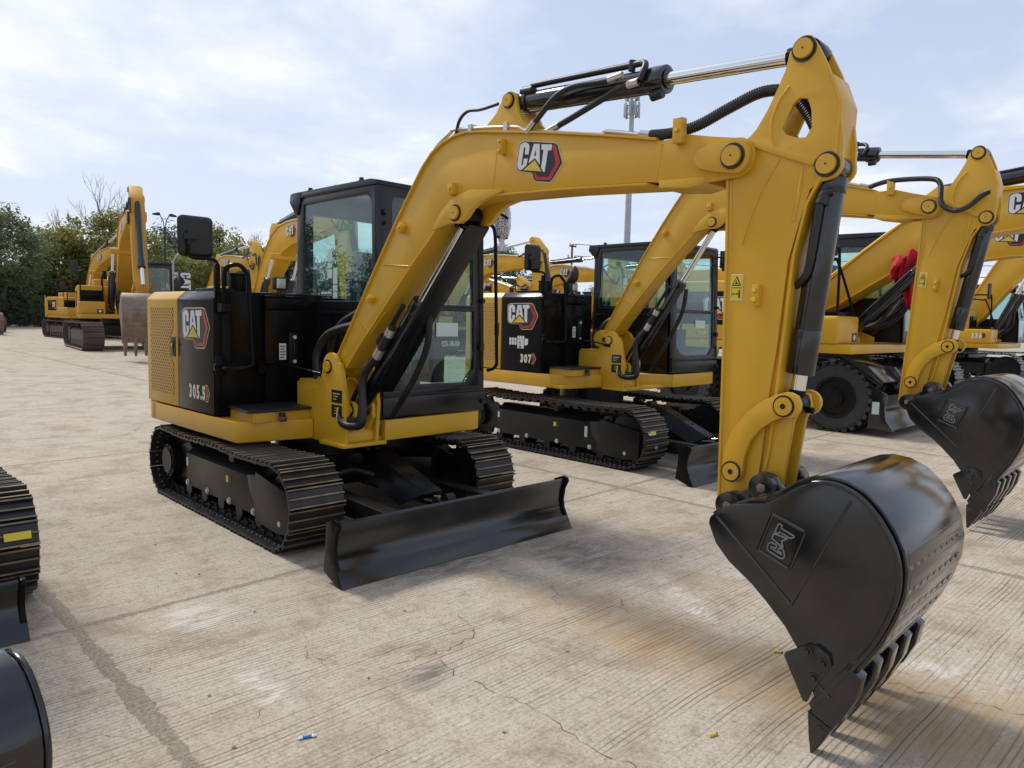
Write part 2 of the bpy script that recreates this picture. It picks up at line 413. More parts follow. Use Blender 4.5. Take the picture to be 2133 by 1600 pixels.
def simil(A, B, A2, B2):
    a = complex(*A); b = complex(*B); c = complex(*A2); d = complex(*B2); k = (d-c)/(b-a)
    def f(p):
        w = c+k*(complex(p[0], p[2])-a); return (w.real, p[1], w.imag)
    return f
def comp(*fs):
    def h(p):
        for f in fs: p = f(p)
        return p
    return h
YC = -.22       # boom plane of the compact machines

def arc(cx, cz, r, a0, a1, n=8):
    return [(cx+r*cos(radians(a0+(a1-a0)*i/n)), cz+r*sin(radians(a0+(a1-a0)*i/n))) for i in range(n+1)]
def pinboss(mb, x, z, y, s, r=.05, mi=0, gr=1):     # pin end with a ring of grease, s = side
    mb.cyl((x, y, z), (x, y+s*.006, z), r*1.12, n=20, mi=gr)
    mb.cyl((x, y, z), (x, y+s*.022, z), r*.86, n=24, mi=mi)
    mb.cyl((x, y+s*.0215, z), (x, y+s*.0235, z), r*.09, n=8, mi=gr); mb.nx()

def make_mini(label, P):
    global CT
    kind = P['kind']
    R = empty('excavator', P['loc'], P.get('rz', 0)); tag(R, label, 'excavator', P.get('group'))
    big = kind == 'b'
    CT = None
    # ---- undercarriage
    xr, xf, r, yo, sw = P['xr'], P['xf'], P['r'], P['yo'], P['sw']
    for s in (-1, 1):
        ya, yb = (s*yo, s*(yo-sw)) if s > 0 else (s*yo, s*(yo-sw))
        y0, y1 = min(ya, yb), max(ya, yb); yc = (y0+y1)/2
        tr = make_track(R, y0, y1, xr, xf, r, r, .132, .02, [TRK, GRO, WLD])
        if P.get('tape'):
            d = Decal((xf+r+.003, s*yo-s*.10, r+.1), (0, 1, 0), (-.35, 0, 1), 1); d.rect(-.06, .06, -.025, .015, LYE); d.done('tape_mark', tr)
            for q in ((.14, .1), (.27, -.06)):
                d = Decal((xf+r+.003, s*yo-s*q[0]-.09, r+q[1]), (0, 1, 0), (-.3, 0, 1), 1); d.poly([(.03*cos(a*pi/5), .022*sin(a*pi/5)) for a in range(10)], BLU); d.done('paint_mark', tr)
        o = yc+s*sw*.30                      # outer frame face
        m = MB()                             # sprocket and final drive
        pts = []
        for k in range(44):
            a = 2*pi*k/44; q = (r-.075) if k % 4 in (0, 1) else (r-.105); pts.append((xr+q*cos(a), r+q*sin(a)))
        m.prism(pts, 'y', yc-.02, yc+.02)
        m.cyl((xr, yc-s*.1, r), (xr, o+s*.02, r), .135, n=36); m.cyl((xr, o, r), (xr, o+s*.035, r), .105, n=36)
        for k in range(12): a = 2*pi*k/12; m.cyl((xr+.122*cos(a), o+s*.02, r+.122*sin(a)), (xr+.122*cos(a), o+s*.03, r+.122*sin(a)), .009, n=6)
        m.build('sprocket', CH, tr)
        m = MB(); m.cyl((xf, yc-.05, r), (xf, yc+.05, r), r-.075, n=36); m.cyl((xf, yc-.09, r), (xf, yc+.09, r), r-.10, n=36); m.build('idler_wheel', CH, tr, .006)
        for k in range(5):
            x = xr+.38+(xf-xr-.72)*k/4; m = MB(); m.cyl((x, yc-.11, .125), (x, yc+.11, .125), .055, n=16); m.cyl((x, yc-.07, .125), (x, yc-.05, .125), .07, n=16); m.cyl((x, yc+.05, .125), (x, yc+.07, .125), .07, n=16); m.build('track_roller', CH, tr)
        m = MB(); x = (xr+xf)/2+.12; m.cyl((x, yc-.07, 2*r-.12), (x, yc+.10, 2*r-.12), .042, n=16); m.box(x-.03, x+.03, yc-.04, yc+.04, r+.05, 2*r-.12); m.build('carrier_roller', CH, tr)
        m = MB(); a, b = xr+.36, xf-.36; zt, zb = r+.135, .155       # frame box: sloped top, tall outer face
        prof = [(yc-s*.13, zb), (o, zb), (o, zt-.02), (o-s*.03, zt), (yc+s*.02, zt+.055), (yc-s*.1, zt+.05), (yc-s*.15, zt-.06)]
        m.prism(prof, 'x', a, b)
        m.prism([(a-.26, r-.12), (a+.02, zb+.02), (a+.02, zt), (a-.08, r+.19), (a-.26, r+.14)], 'y', yc-.06, o-s*.05)
        fo = [(b+.02, zb-.03), (xf-.02, .10), (xf+.19, .13), (xf+.20, r+.09), (b+.02, r+.17)]
        m.prism(fo, 'y', o-s*.02, o+s*.012); m.prism(fo, 'y', yc-s*.1, yc-s*.08)
        m.box(b-.02, b+.045, min(yc-s*.1, o-s*.06), max(yc-s*.1, o-s*.06), zb, zt-.03)
        m.prism([(b-.13, zt-.01), (b+.09, zt+.02), (b+.09, zb+.15), (b+.03, zb+.09), (b+.015, zb-.01), (b-.01, zb-.01), (b-.02, zb+.09), (b-.09, zb+.16)], 'y', o-s*.002, o+s*.004, 1)
        fr = m.build('track_frame', [CH, BLD], R, .008)
        for k in range(5):
            x = a+.03+(xf-.02-a)*k/4; m = MB(); m.cyl((x, o-s*.01, zb+.02), (x, o+s*.014, zb+.02), .021, n=6); m.cyl((x, o, zb+.02), (x, o+s*.004, zb+.02), .027, n=14); m.build('bolt', ALU, fr)
        if s < 0:
            d = Decal((a+.02, o-.001, zt-.09), (1, 0, 0), (0, 0, 1), 1); d.rect(-.018, .018, -.035, .035, WHT if not big else PGR); d.done('sticker', fr)
            if big: d = Decal((b-.18, o-.001, zt-.13), (1, 0, 0), (0, 0, 1), 1); d.rect(-.02, .02, -.06, .06, PGR); d.done('sticker', fr)
            d = Decal(((a+b)/2+.17, o-.001, zt-.10), (1, 0, 0), (0, 0, 1), 1); d.rect(-.03, .015, -.025, .025, LYE); d.poly([(.045+.022*cos(k*pi/6), .032*sin(k*pi/6)) for k in range(12)], BLD, 0); d.done('sticker', fr)
    m = MB(); cx = (xr+xf)/2; z0 = r-.06
    m.box(cx-.42, cx+.42, -.40, .40, z0-.02, z0+.22)
    for s in (-1, 1):
        for q in (-1, 1): m.prism([(cx+q*.15, s*.3), (cx+q*.42, s*.3), (cx+q*.70, s*(yo-sw-.0)), (cx+q*.42, s*(yo-sw))], 'z', z0, z0+.17)
    m.build('car_body', CH, R, .01)
    ux, uz, yaw = P.get('ux', 0), P.get('uz', 0), P.get('yaw', 0)
    m = MB(); m.cyl((ux, 0, z0+.2), (ux, 0, .605+uz), .40, n=48); m.cyl((ux, 0, .575+uz), (ux, 0, .612+uz), .45, n=48)
    for k in range(24): a = 2*pi*k/24; m.cyl((ux+.425*cos(a), .425*sin(a), .56+uz), (ux+.425*cos(a), .425*sin(a), .58+uz), .012, n=6)
    m.build('slewing_ring', CH, R)
    # ---- dozer blade
    B, W = P['bx'], P['bw']
    bh = P.get('bh', 1)
    if bh != 1: CT = lambda p: (p[0], p[1], p[2]*bh)
    m = MB()
    face = [(B-.035, .02), (B-.066, .08), (B-.10, .14), (B-.115, .21), (B-.10, .30), (B-.075, .365), (B-.09, .38), (B-.125, .365), (B-.14, .30), (B-.15, .21), (B-.14, .12), (B-.12, .03)]
    m.prism(face, 'y', -W+.024, W-.024)
    m.prism([(B-.15, .30), (B-.20, .25), (B-.20, .10), (B-.15, .04)], 'y', -W+.12, W-.12)
    bl = m.build('dozer_blade', BKG, R, .004)
    m = MB(); m.prism([(B-.008, .004), (B-.062, .098), (B-.072, .093), (B-.03, .004)], 'y', -W+.002, W-.002); m.build('cutting_edge', BKG, bl, .002)
    side = [(B-.012, .003), (B-.055, .085), (B-.09, .15), (B-.10, .21), (B-.085, .30), (B-.055, .355), (B-.06, .385), (B-.10, .395), (B-.19, .36), (B-.20, .20), (B-.22, .06), (B-.06, .003)]
    for s in (-1, 1): m = MB(); m.prism(side, 'y', s*W, s*(W-.024)); m.build('end_plate', BK, bl, .004)
    CT = None
    for s in (-1, 1):
        m = MB(); ya, yb, yc2, yd = s*.30, s*.42, s*.38, s*.50
        m.prism([(ux+.35, ya), (B-.19, yc2), (B-.19, yd), (ux+.35, yb)], 'z', .17, .30); m.build('blade_arm', CH, R, .008)
    m = MB(); m.prism([(B-.19, -.40), (B-.19, .40), (B-.50, .44), (B-.52, .37), (B-.36, .22), (B-.31, 0), (B-.36, -.22), (B-.52, -.37), (B-.50, -.44)], 'z', .262, .28)
    m.prism([(B-.22, .26), (B-.40, .27), (B-.40, .32), (B-.36, .34)], 'y', -.05, -.03); m.prism([(B-.22, .26), (B-.40, .27), (B-.40, .32), (B-.36, .34)], 'y', .03, .05)
    m.build('blade_gusset', CH, R, .004)
    yg = .04; xa, za, xb, zb = B-1.16, .545+uz*.4, B-.50, .33
    m = MB(); dx, dz = xb-xa, zb-za; L = hypot(dx, dz); tx, tz = dx/L, dz/L; nx, nz = -tz, tx; w1, w2 = .085, .20
    def G(s, y, n): return (xa+tx*s+nx*n, yg+y, za+tz*s+nz*n)
    for th in (0,):
        top = [G(0, -w1, 0), G(0, w1, 0), G(L, w1, 0), G(L, -w1, 0)]
        for sg in (-1, 1): pass
    pr = [(-w2, -.13), (-w1, 0), (w1, 0), (w2, -.13), (w2-.012, -.135), (w1-.005, -.012), (-w1+.005, -.012), (-w2+.012, -.135)]
    n = len(pr); vs = [G(-.02 if abs(y) < .1 else .0, y, q) for y, q in pr]+[G(L if abs(y) < .1 else L-.10, y, q) for y, q in pr]
    m.add(vs, [tuple(range(n)), tuple(range(2*n-1, n-1, -1))]+[(i, (i+1) % n, n+(i+1) % n, n+i) for i in range(n)])
    for s in (.22, .44): m.cyl(G(s*L*1.4, .01, -.002), G(s*L*1.4, .01, .008), .013, n=8)
    m.build('blade_cylinder_guard', BK, R, .004)
    m = MB(); m.cyl(G(-.12, 0, -.08), G(L*.9, 0, -.08), .05, n=20); m.cyl(G(-.14, -.06, -.07), G(-.14, .06, -.07), .05, n=20)
    m.cyl(G(L*.9, 0, -.08), (B-.33, yg, .31), .026, n=16, mi=1); m.cyl((B-.33, yg-.035, .31), (B-.33, yg+.035, .31), .045, n=20)
    m.box(B-.36, B-.17, yg-.055, yg-.04, .28, .31); m.box(B-.36, B-.17, yg+.04, yg+.055, .28, .31)
    m.build('blade_cylinder', [CH, CHR], R)
    m = MB(); m.tube([G(.2, -.16, -.1), G(.05, -.26, -.12), (xa-.1, yg-.38, .36), (xa-.3, yg-.42, .37)], .02, 10); m.build('blade_hose', RUB, R)

    # ---- upper structure
    UT = rotz(yaw, (ux, P.get('uy', 0), uz)); CT = UT
    fx = P.get('fx', 0)
    m = MB()       # floor frame
    m.prism([(-1.38, -.90), (.31, -.90), (.42, -.34), (.84, -.34), (.84, .95), (.2, .95), (-1.2, .90), (-1.5, .4), (-1.5, -.5)], 'z', .62, .66)
    m.build('floor_frame', Y, R, .006)
    cw = [(-1.30, -.93), (-1.42, -.90), (-1.52, -.72), (-1.60, -.3), (-1.60, .3), (-1.50, .75), (-1.36, .93)]
    m = MB(); m.prism(cw+[(-1.2, .93), (-1.2, -.93)], 'z', .628, .785); m.prism(cw+[(-1.15, .93), (-1.15, -.88)], 'z', .785, 1.1); m.build('counterweight', Y, R, .012)
    ch = P.get('chamfer', 0)
    m = MB(); m.prism([(-1.30, -.93), (.33-ch, -.93), (.335, -.92+ch*.9), (.455, -.375), (.40, -.375), (.30, -.86+ch*.9), (.28-ch, -.90), (-1.30, -.90)], 'z', .63, .778)
    m.prism([(-.03, -.90), (.30-ch, -.90), (.42, -.375), (-.03, -.375)], 'z', .765, .775); sk = m.build('platform_skirt', Y, R, .01)
    if big: CT = comp(lambda p: (p[0]+.03, p[1]+.42, p[2]), UT)
    m = MB(); m.prism([(.83, -.02), (.895, -.02), (.865, .90), (.845, .985), (.79, 1.0), (.79, .93)], 'z', .632, .785); m.prism([(.2, -.0), (.83, -.0), (.80, .95), (.2, .95)], 'z', .77, .78); m.build('platform_skirt', Y, R, .01); CT = UT
    if big: m = MB(); m.prism([(.52, .06), (.58, .05), (.92, .40), (.86, .41)], 'z', .632, .785); m.build('platform_skirt', Y, R, .01)
    # engine cover: grille door, black side panel, front, top
    m = MB(); xa, xs, xb = -1.40, -.715, -.035; zb, zt, zc = .79, 1.735, 1.672
    m.prism([(-.928, zb), (-.928, zc), (-.865, zt), (.0, zt), (.0, zb)], 'x', xa+.01, xs-.004)
    gd = m.build('grille_door', Y, R, .012)
    gx0, gx1, gz0, gz1 = -1.30, -.80, .885, 1.60
    m = MB(); m.prism([(gx0, gz0), (gx1, gz0), (gx1, 1.14), (gx1-.07, 1.20), (gx1-.07, 1.36), (gx1, 1.42), (gx1, gz1), (gx0, gz1)], 'y', -.9315, -.929); m.build('perforated_panel', GRI, gd, flat=True)
    m = MB(); m.box(-.835, -.755, -.936, -.928, 1.20, 1.36); m.box(-.815, -.775, -.94, -.936, 1.225, 1.335, 1); m.cyl((-.795, -.94, 1.295), (-.795, -.946, 1.295), .014, n=12, mi=2); m.build('latch', [BLD, PLA, ALU], gd, .003)
    m = MB(); m.prism([(-.928, zb), (-.928, zc), (-.865, zt), (.0, zt), (.0, zb)], 'x', xs+.004, xb-.01); sp = m.build('side_panel', BK, R, .012)
    emblem((-.345, -.9295, 1.445), (1, 0, 0), (0, 0, 1), P.get('ew', .50), sp)
    numplate(P['num'], (-.32 if not big else -.26, -.9295, .90), (1, 0, 0), (0, 0, 1), P.get('nh', .118), sp)
    if big:
        d = Decal((-.42, -.9295, 1.12), (1, 0, 0), (0, 0, 1), 1); 
        for k in range(3):
            for j in range(2): d.rect(-.14+k*.045, -.105+k*.045, -.02+j*.045, .02+j*.045, WHT)
        for k in range(3): d.rect(0+k*.04, .034+k*.04, .05, .09, WHT)
        d.rect(0, .11, -.06, .046, WHT); d.text('2.', .05, -.05, .075, BLD, 1, .03, .6); d.poly([(.12, -.02), (.16, -.02), (.18, .0), (.18, .06), (.12, .06)], WHT); d.done('emission_sticker', sp)
    m = MB(); m.box(xb-.02, xb, -.91, -.535, zb-.0, zt-.012); m.prism([(-.928, zb), (-.928, zc), (-.865, zt-.003), (-.86, zt-.003), (-.86, zb)], 'x', xb-.01, xb+.001); m.build('front_panel', BK, R, .006)
    m = MB(); m.box(-.9, .005, -.53, -.20, .66, 1.60); m.box(-.9, .012, -.53, -.20, 1.605, 1.695); m.box(-.9, .016, -.535, -.195, 1.697, 1.712, 1); tk = m.build('fuel_tank', [BK, Y], R, .008)
    m = MB(); m.box(.005, .022, -.335, -.255, 1.16, 1.42); m.cyl((.022, -.29, 1.20), (.022, -.29, 1.385), .007, n=8, mi=2); m.cyl((.018, -.29, 1.385), (.034, -.29, 1.385), .017, n=12, mi=1); m.cyl((.018, -.29, 1.19), (.034, -.29, 1.19), .017, n=12, mi=1); m.build('level_gauge', [BLD, WHT, LYE], tk, .003)
    d = Decal((.0055, -.385, 1.27), (0, 1, 0), (0, 0, 1), 1); d.rect(-.03, .03, -.065, .065, WHT); 
    for k in range(5): d.rect(-.022, .012+.008*(k % 3), -.05+k*.022, -.042+k*.022, PLA, 1)
    d.done('instruction_decal', tk)
    m = MB()
    for k in range(9): m.box(xb-.001, xb+.004, -.90, -.88, .9+k*.08, .905+k*.08)
    m = MB(); m.cyl((-.30, -.61, zt-.01), (-.30, -.61, 1.875), .072, n=28); m.cyl((-.30, -.61, 1.865), (-.30, -.61, 1.885), .078, n=28); m.build('exhaust_stack', BK, R, .004)
    m = MB(); m.box(-.52, -.1, -.86, -.70, zt-.004, zt+.022); m.nx(); m.box(-.08, -.04, -.905, -.865, zt-.02, 1.93); m.each('mirror_post', BK, R, bevel=.006)
    # handrails
    m = MB(); m.tube([(-.02, -.885, 1.16), (.10, -.88, 1.155), (.165, -.82, 1.155), (.17, -.735, 1.17), (.165, -.715, 1.24), (.15, -.735, 1.80), (.13, -.75, 1.88), (.12, -.80, 1.925), (.09, -.86, 1.91), (.07, -.885, 1.85), (.06, -.885, 1.63)], .0165, 12, steps=5)
    m.box(-.04, -.01, -.92, -.84, 1.10, 1.25); m.cyl((-.02, -.885, 1.16), (0, -.885, 1.16), .05, n=16); m.box(-.04, .08, -.91, -.84, 1.575, 1.635); m.box(.02, .1, -.905, -.80, 1.575, 1.60); m.build('handrail', BK, R, .003)
    # rear view mirror
    m = MB(); m.tube([(-.03, -.885, 1.70), (-.03, -.89, 1.90), (-.03, -.90, 1.945), (-.04, -.94, 1.965), (-.06, -1.05, 1.965), (-.07, -1.085, 1.99), (-.07, -1.09, 2.05), (-.07, -1.09, 2.11)], .0125, 10, steps=5)
    mi_ = m.build('mirror_arm', BK, R)
    m = MB(); a = []
    for cx_, cz_, a0 in ((-.93+.0, 2.235, 0), (-1.11, 2.235, 90), (-1.11, 2.015, 180), (-.93, 2.015, 270)): a += arc(cx_, cz_, .04, a0, a0+90, 5)
    a2 = [(-1.02+(p[0]+1.02)*.82-.0, 2.125+(p[1]-2.125)*.86) for p in a]
    n = len(a); m.add([(-.12, p[0], p[1]) for p in a]+[(-.105, p[0], p[1]) for p in a]+[(-.085, p[0], p[1]) for p in a2], [tuple(range(n)), tuple(range(3*n-1, 2*n-1, -1))]+[(i, (i+1) % n, n+(i+1) % n, n+i) for i in range(n)]+[(n+i, n+(i+1) % n, 2*n+(i+1) % n, 2*n+i) for i in range(n)])
    m.cyl((-.09, -1.06, 2.12), (-.065, -1.06, 2.12), .04, n=20); m.box(-.075, -.045, -1.12, -1.03, 2.095, 2.135); m.cyl((-.06, -1.085, 2.06), (-.06, -1.085, 2.165), .013, n=10)
    m.build('mirror', PLA, R, .006)
    # work light
    m = MB(); m.box(-.05, -.005, -.445, -.345, 1.76, 1.86); m.box(-.005, .004, -.437, -.353, 1.768, 1.852, 1); m.box(-.05, -.03, -.46, -.33, 1.715, 1.74); m.box(-.045, -.02, -.41, -.38, 1.71, 1.77)
    m.build('work_light', [PLA, LEN], R, .005)
    if big: m = MB(); m.tube([(-.10, -.40, 1.72), (-.08, -.40, 1.86), (-.02, -.40, 1.93), (.0, -.40, 2.0), (-.01, -.40, 2.06)], [.02, .05, .06, .05, .02], 16); m.build('light_hood', PLA, R)
    # step
    m = MB(); m.box(.03, .40, -.83, -.33, .77, .845); st = m.build('step', Y, R, .006)
    m = MB(); m.prism([(.01, -.845), (.42, -.885), (.43, -.33), (.01, -.30)], 'z', .848, .868); m.build('step_mat', TRD, st, .004)
    m = MB(); m.box(.42, .455, -.64, -.60, .80, .84); m.cyl((.445, -.645, .795), (.445, -.595, .795), .022, n=10, mi=1); m.build('step_clip', [PLA, BUW], st, .003)
    # boom bracket
    bxo = P.get('bro', 0); CT = comp(lambda p: (p[0]+bxo, p[1], p[2]), UT)
    m = MB(); mz = .64
    br = [(.885, mz-.02), (.905, .93), (.84, 1.17), (.815, 1.22)]+arc(.69, 1.19, .105, 20, 150, 8)+[(.57, 1.13), (.50, 1.09), (.50, 1.02), (.30, .99), (.30, mz-.02)]
    for s in (-1, 1): m.prism(br, 'y', YC+s*.15, YC+s*.118)
    m.box(.20, .58, YC-.146, YC+.146, mz, 1.05); m.box(.22, .52, YC-.14, YC+.14, 1.05, 1.072)
    m.prism([(.58, mz), (.86, mz), (.86, .70), (.80, .80), (.60, .84)], 'y', YC-.118, YC+.118)
    m.box(.60, .93, YC-.19, YC+.19, mz-.028, mz-.002); m.strip([(.60, 1.07), (.66, 1.02), (.72, .96), (.70, .85)], .02, YC-.118, YC+.118)
    for y in (-.07, .075): m.prism([(.72, .70), (.84, .70), (.93, .83)]+arc(.865, .885, .06, -20, 190, 8)+[(.74, .80)], 'y', YC+y-.016, YC+y+.016)
    m.prism([(.78, .93), (.86, .90), (.80, 1.03), (.775, 1.03)], 'y', YC-.09, YC-.075)
    bk = m.build('boom_bracket', Y, R, .006)
    m = MB(); pinboss(m, .66, 1.19, YC-.15, -1, .047); m.cyl((.59, YC-.15, 1.195), (.59, YC-.165, 1.195), .028, n=16, mi=1); m.nx(); pinboss(m, .865, .885, YC-.09, -1, .04); m.each('pin', [Y, PIN], bk)
    d = Decal((.78, YC-.1505, .965), (1, 0, 0), (0, 0, 1), 1); d.rect(-.07, .07, -.035, .06, BLD); d.rect(-.07, .07, -.145, -.05, BLD)
    for k in range(3): d.rect(-.05, .04-.02*k, .03-.02*k, .036-.02*k, LYE if k else WHT, 1); d.rect(-.03, .03, -.075-.02*k, -.07-.02*k, LYE, 1)
    d.done('warning_decal', bk)
    CT = UT
    # latch rod in front of the tank
    m = MB(); m.tube([(.02, -.55, 1.17), (.2, -.5, 1.185), (.42, -.42, 1.155), (.52, -.38, 1.13)], .008, 8); m.box(-.02, .035, -.60, -.54, 1.1, 1.2); m.cyl((.48, -.39, 1.135), (.56, -.37, 1.125), .016, n=10); m.build('cover_stay', BK, R)
    CT = comp(P['cabf'], UT) if P.get('cabf') else UT
    make_cab(R, P)
    make_arm(R, P, UT)
    CT = None
    return R

def pane(pts, n, th=.005):
    """rounded polygon pane given as 3D points"""
    m = MB(); k = len(pts); n = Vector(n)*th
    m.add([tuple(p) for p in pts]+[tuple(Vector(p)+n) for p in pts], [tuple(range(k)), tuple(range(2*k-1, k-1, -1))]+[(i, (i+1) % k, k+(i+1) % k, k+i) for i in range(k)])
    return m
def rrect(x0, x1, z0, z1, rr, seg=5):
    rs = rr if isinstance(rr, (list, tuple)) else [rr]*4      # tr, tl, bl, br
    a = arc(x1-rs[0], z1-rs[0], rs[0], 0, 90, seg)+arc(x0+rs[1], z1-rs[1], rs[1], 90, 180, seg)+arc(x0+rs[2], z0+rs[2], rs[2], 180, 270, seg)+arc(x1-rs[3], z0+rs[3], rs[3], 270, 360, seg)
    return a
def make_cab(R, P):
    y0, y1 = -.055, 1.02; xr, xf = -.36, .845; zb, zt = .80, 2.55
    def fr(z): return .875-.055*max(0, (z-1.0))/1.55       # front plane leans back
    # shell: right side wall with window opening
    cab = None
    m = MB()
    outer = [(xr, zb), (fr(zb), zb), (fr(zt), zt), (xr, zt)]
    hole = [(-.27, 1.685), (fr(1.685)-.085, 1.685)]+arc(fr(2.4)-.17, 2.40, .085, 0, 90, 5)+[(-.25, 2.485)]
    m.prism(outer, 'y', y0, y0+.045, holes=[hole])
    outerl = outer; holel = [(.0, .93), (fr(.93)-.10, .93), (fr(2.4)-.10, 2.44), (-.25, 2.46), (-.25, 1.55), (-.05, 1.45)]
    m.prism(outerl, 'y', y1-.045, y1, holes=[holel])
    # rear wall
    m.prism([(y0+.045, zb), (y1-.045, zb), (y1-.045, zt), (y0+.045, zt)], 'x', xr, xr+.05, holes=[[(y0+.13, 1.72), (y1-.13, 1.72), (y1-.13, 2.42), (y0+.13, 2.42)]])
    # front frame: leaning plate with upper and lower windows
    def F(y, z, d=0): return (fr(z)+d, y, z)
    T = MB(); o2 = [(y0, zb), (y1, zb), (y1-.045, zt), (y0, zt)]
    h1 = rrect(y0+.13, y1-.125, 1.675, 2.475, [.05, .05, .03, .03]); h2 = [(y0+.13, 1.625), (y1-.12, 1.625), (y1-.12, 1.15), (y1-.22, 1.04), (y0+.25, 1.04), (y0+.13, 1.16)]
    T.prism(o2, 'x', -.045, .0, holes=[h1, h2])
    b = len(m.v); m.v += [(fr(p[2])+p[0], p[1], p[2]) for p in T.v]; m.f += [[b+i for i in f] for f in T.f]; m.m += T.m
    m.box(xr+.05, fr(zb)-.05, y0+.045, y1-.045, zb, zb+.05); m.box(fr(1.1)-.40, fr(1.0)-.05, y1-.5, y1-.1, zb+.05, 1.0)
    m.box(fr(2.45)-.09, fr(2.45)-.05, y0+.05, y0+.13, zb, 2.48)
    cab = m.build('cab', CABM, R, .006)
    # recess bands on the right side under the glass
    m = MB(); m.box(-.30, fr(1.6)-.06, y0-.006, y0+.0, 1.575, 1.60); m.nx(); m.box(-.24, .62, y0-.010, y0, 1.385, 1.40); m.nx(); m.box(-.34, fr(1.6)-.03, y0-.004, y0, .9, 1.372); m.each('side_moulding', BKG, cab, bevel=.003)
    m = MB(); m.box(fr(.92)+.001, fr(.92)+.012, y0+.02, y1-.02, .81, .955); m.box(fr(1.0)+.0, fr(1.0)+.010, y0+.02, y1-.02, .962, 1.005); m.build('front_panel', CABM, cab, .003)
    # roof with rear overhang
    m = MB(); m.prism([(xr-.07, zt-.005), (fr(zt)+.012, zt-.005), (fr(zt)+.0, zt+.03), (fr(zt)-.08, zt+.045), (xr-.05, zt+.05), (xr-.085, zt+.03)], 'y', y0-.012, y1-.02)
    m.prism([(xr-.085, zt+.045), (xr+.10, zt+.045), (xr+.03, zt-.14), (xr-.0, zt-.14), (xr-.10, zt-.03)], 'y', y0-.016, y0+.07)
    m.build('roof', CABM, cab, .01)
    for x, y in ((.52, y0+.06), (-.24, y0+.06)):
        m = MB(); m.cyl((x, y, zt+.04), (x, y, zt+.066), .024, n=14); m.cyl((x, y, zt+.066), (x, y, zt+.085), .018, n=14); m.build('roof_bolt', PLA, cab)
    # panes
    def side(pts, y, n): return pane([(p[0], y, p[1]) for p in pts], n)
    side(hole, y0+.012, (0, 1, 0)).build('window', GLA, cab, flat=True)
    side(holel, y1-.02, (0, -1, 0)).build('window', GLA, cab, flat=True)
    pane([(xr+.02, y, z) for y, z in ((y0+.13, 1.72), (y1-.13, 1.72), (y1-.13, 2.42), (y0+.13, 2.42))], (1, 0, 0)).build('window', GLA, cab, flat=True)
    ws = pane([F(y, z, -.012) for y, z in h1], (-1, 0, 0)).build('windscreen', GLA, cab, flat=True)
    lw = pane([F(y, z, -.012) for y, z in h2], (-1, 0, 0)).build('lower_windscreen', GLA, cab, flat=True)
    # stickers on the glass, seen from outside
    d = Decal((fr(1.3)-.010, .67, 1.34), (0, 1, 0), (-.03, 0, 1), 1); d.rect(-.17, .06, .08, .19, PGR)
    d.done('glass_label', cab)
    for tx, yy, hh in (('400-881-0029', .0, .045), ('www.lei', -.10, .04)): d = Decal((fr(1.3)-.010, .65, 1.34), (0, 1, 0), (-.03, 0, 1), 1); d.text(tx, 0, yy, hh, PGR, 0, .01, -.62); d.done('phone_sticker', cab)
    d = Decal((xr+.027, .42, 2.36), (0, 1, 0), (0, 0, 1), .6); d.rect(-.10, .10, -.05, .05, GRN); d.rect(-.03, .06, -.006, .006, WHT, 1); d.rect(.06, .085, -.035, .035, WHT, 1); d.rect(-.075, -.045, -.03, .03, WHT, 1); d.done('exit_sticker', cab)
    d = Decal((.10, y0+.0095, 1.745), (1, 0, 0), (0, 0, 1), 1)
    for i in range(5): d.rect(-.08+i*.032, -.052+i*.032, -.014, .012, WHT); d.rect(-.078+i*.032, -.054+i*.032, -.011, -.002, BLD, 1)
    d.rect(.05, .06, .018, .036, WHT); d.done('sticker', cab)
    d = Decal((.235, y0+.0095, 1.82), (1, 0, 0), (0, 0, 1), 1); d.rect(-.035, .03, -.0, .13, PGR); d.rect(-.035, .03, -.055, -.007, PGR); d.rect(-.035, .03, -.115, -.06, PGR); d.rect(-.12, -.05, .05, .12, PGR); d.rect(-.12, -.05, .13, .17, PGR); d.rect(-.12, -.05, .18, .28, PGR); d.done('sticker', cab)
    # seat, console and film cover
    m = MB(); m.box(-.05, .42, .28, .76, 1.20, 1.33); m.prism([(-.12, 1.30), (.02, 1.30), (-.06, 1.95), (-.16, 1.95)], 'y', .29, .75); m.prism([(-.15, 1.93), (-.06, 1.93), (-.09, 2.13), (-.16, 2.13)], 'y', .38, .66); m.box(-.05, .35, .34, .70, .9, 1.2)
    s_ = m.build('seat', SEA, R, .035, 3)
    m = MB(); n = 18; rings = []
    for k, (z, a, b2, cx) in enumerate(((2.16, .05, .12, -.10), (2.10, .12, .20, -.09), (1.92, .16, .29, -.06), (1.6, .26, .33, .05), (1.35, .34, .35, .16), (1.1, .36, .36, .17))):
        for i in range(n): t = 2*pi*i/n; w = 1+.05*sin(5*t+k)+.03*sin(11*t+2*k); m.v.append((cx+a*w*cos(t), .52+b2*w*sin(t), z))
    for k in range(5):
        for i in range(n): m.f.append([k*n+i, k*n+(i+1) % n, (k+1)*n+(i+1) % n, (k+1)*n+i]); m.m.append(0)
    m.f.append(list(range(n))); m.m.append(0); m.build('dust_film', CRI, s_)
    m = MB(); m.box(.0, .5, .10, .25, 1.0, 1.42); m.cyl((.42, .17, 1.42), (.45, .17, 1.62), .018, n=10); m.nx(); m.box(.05, .45, .80, .93, 1.0, 1.40); m.cyl((.4, .86, 1.4), (.43, .86, 1.6), .018, n=10); m.nx(); m.box(.58, .72, .08, .18, 1.0, 1.62); m.each('control_console', PLA, R, bevel=.012)
    # grab rail at the door and wiper
    if P.get('bare'): return
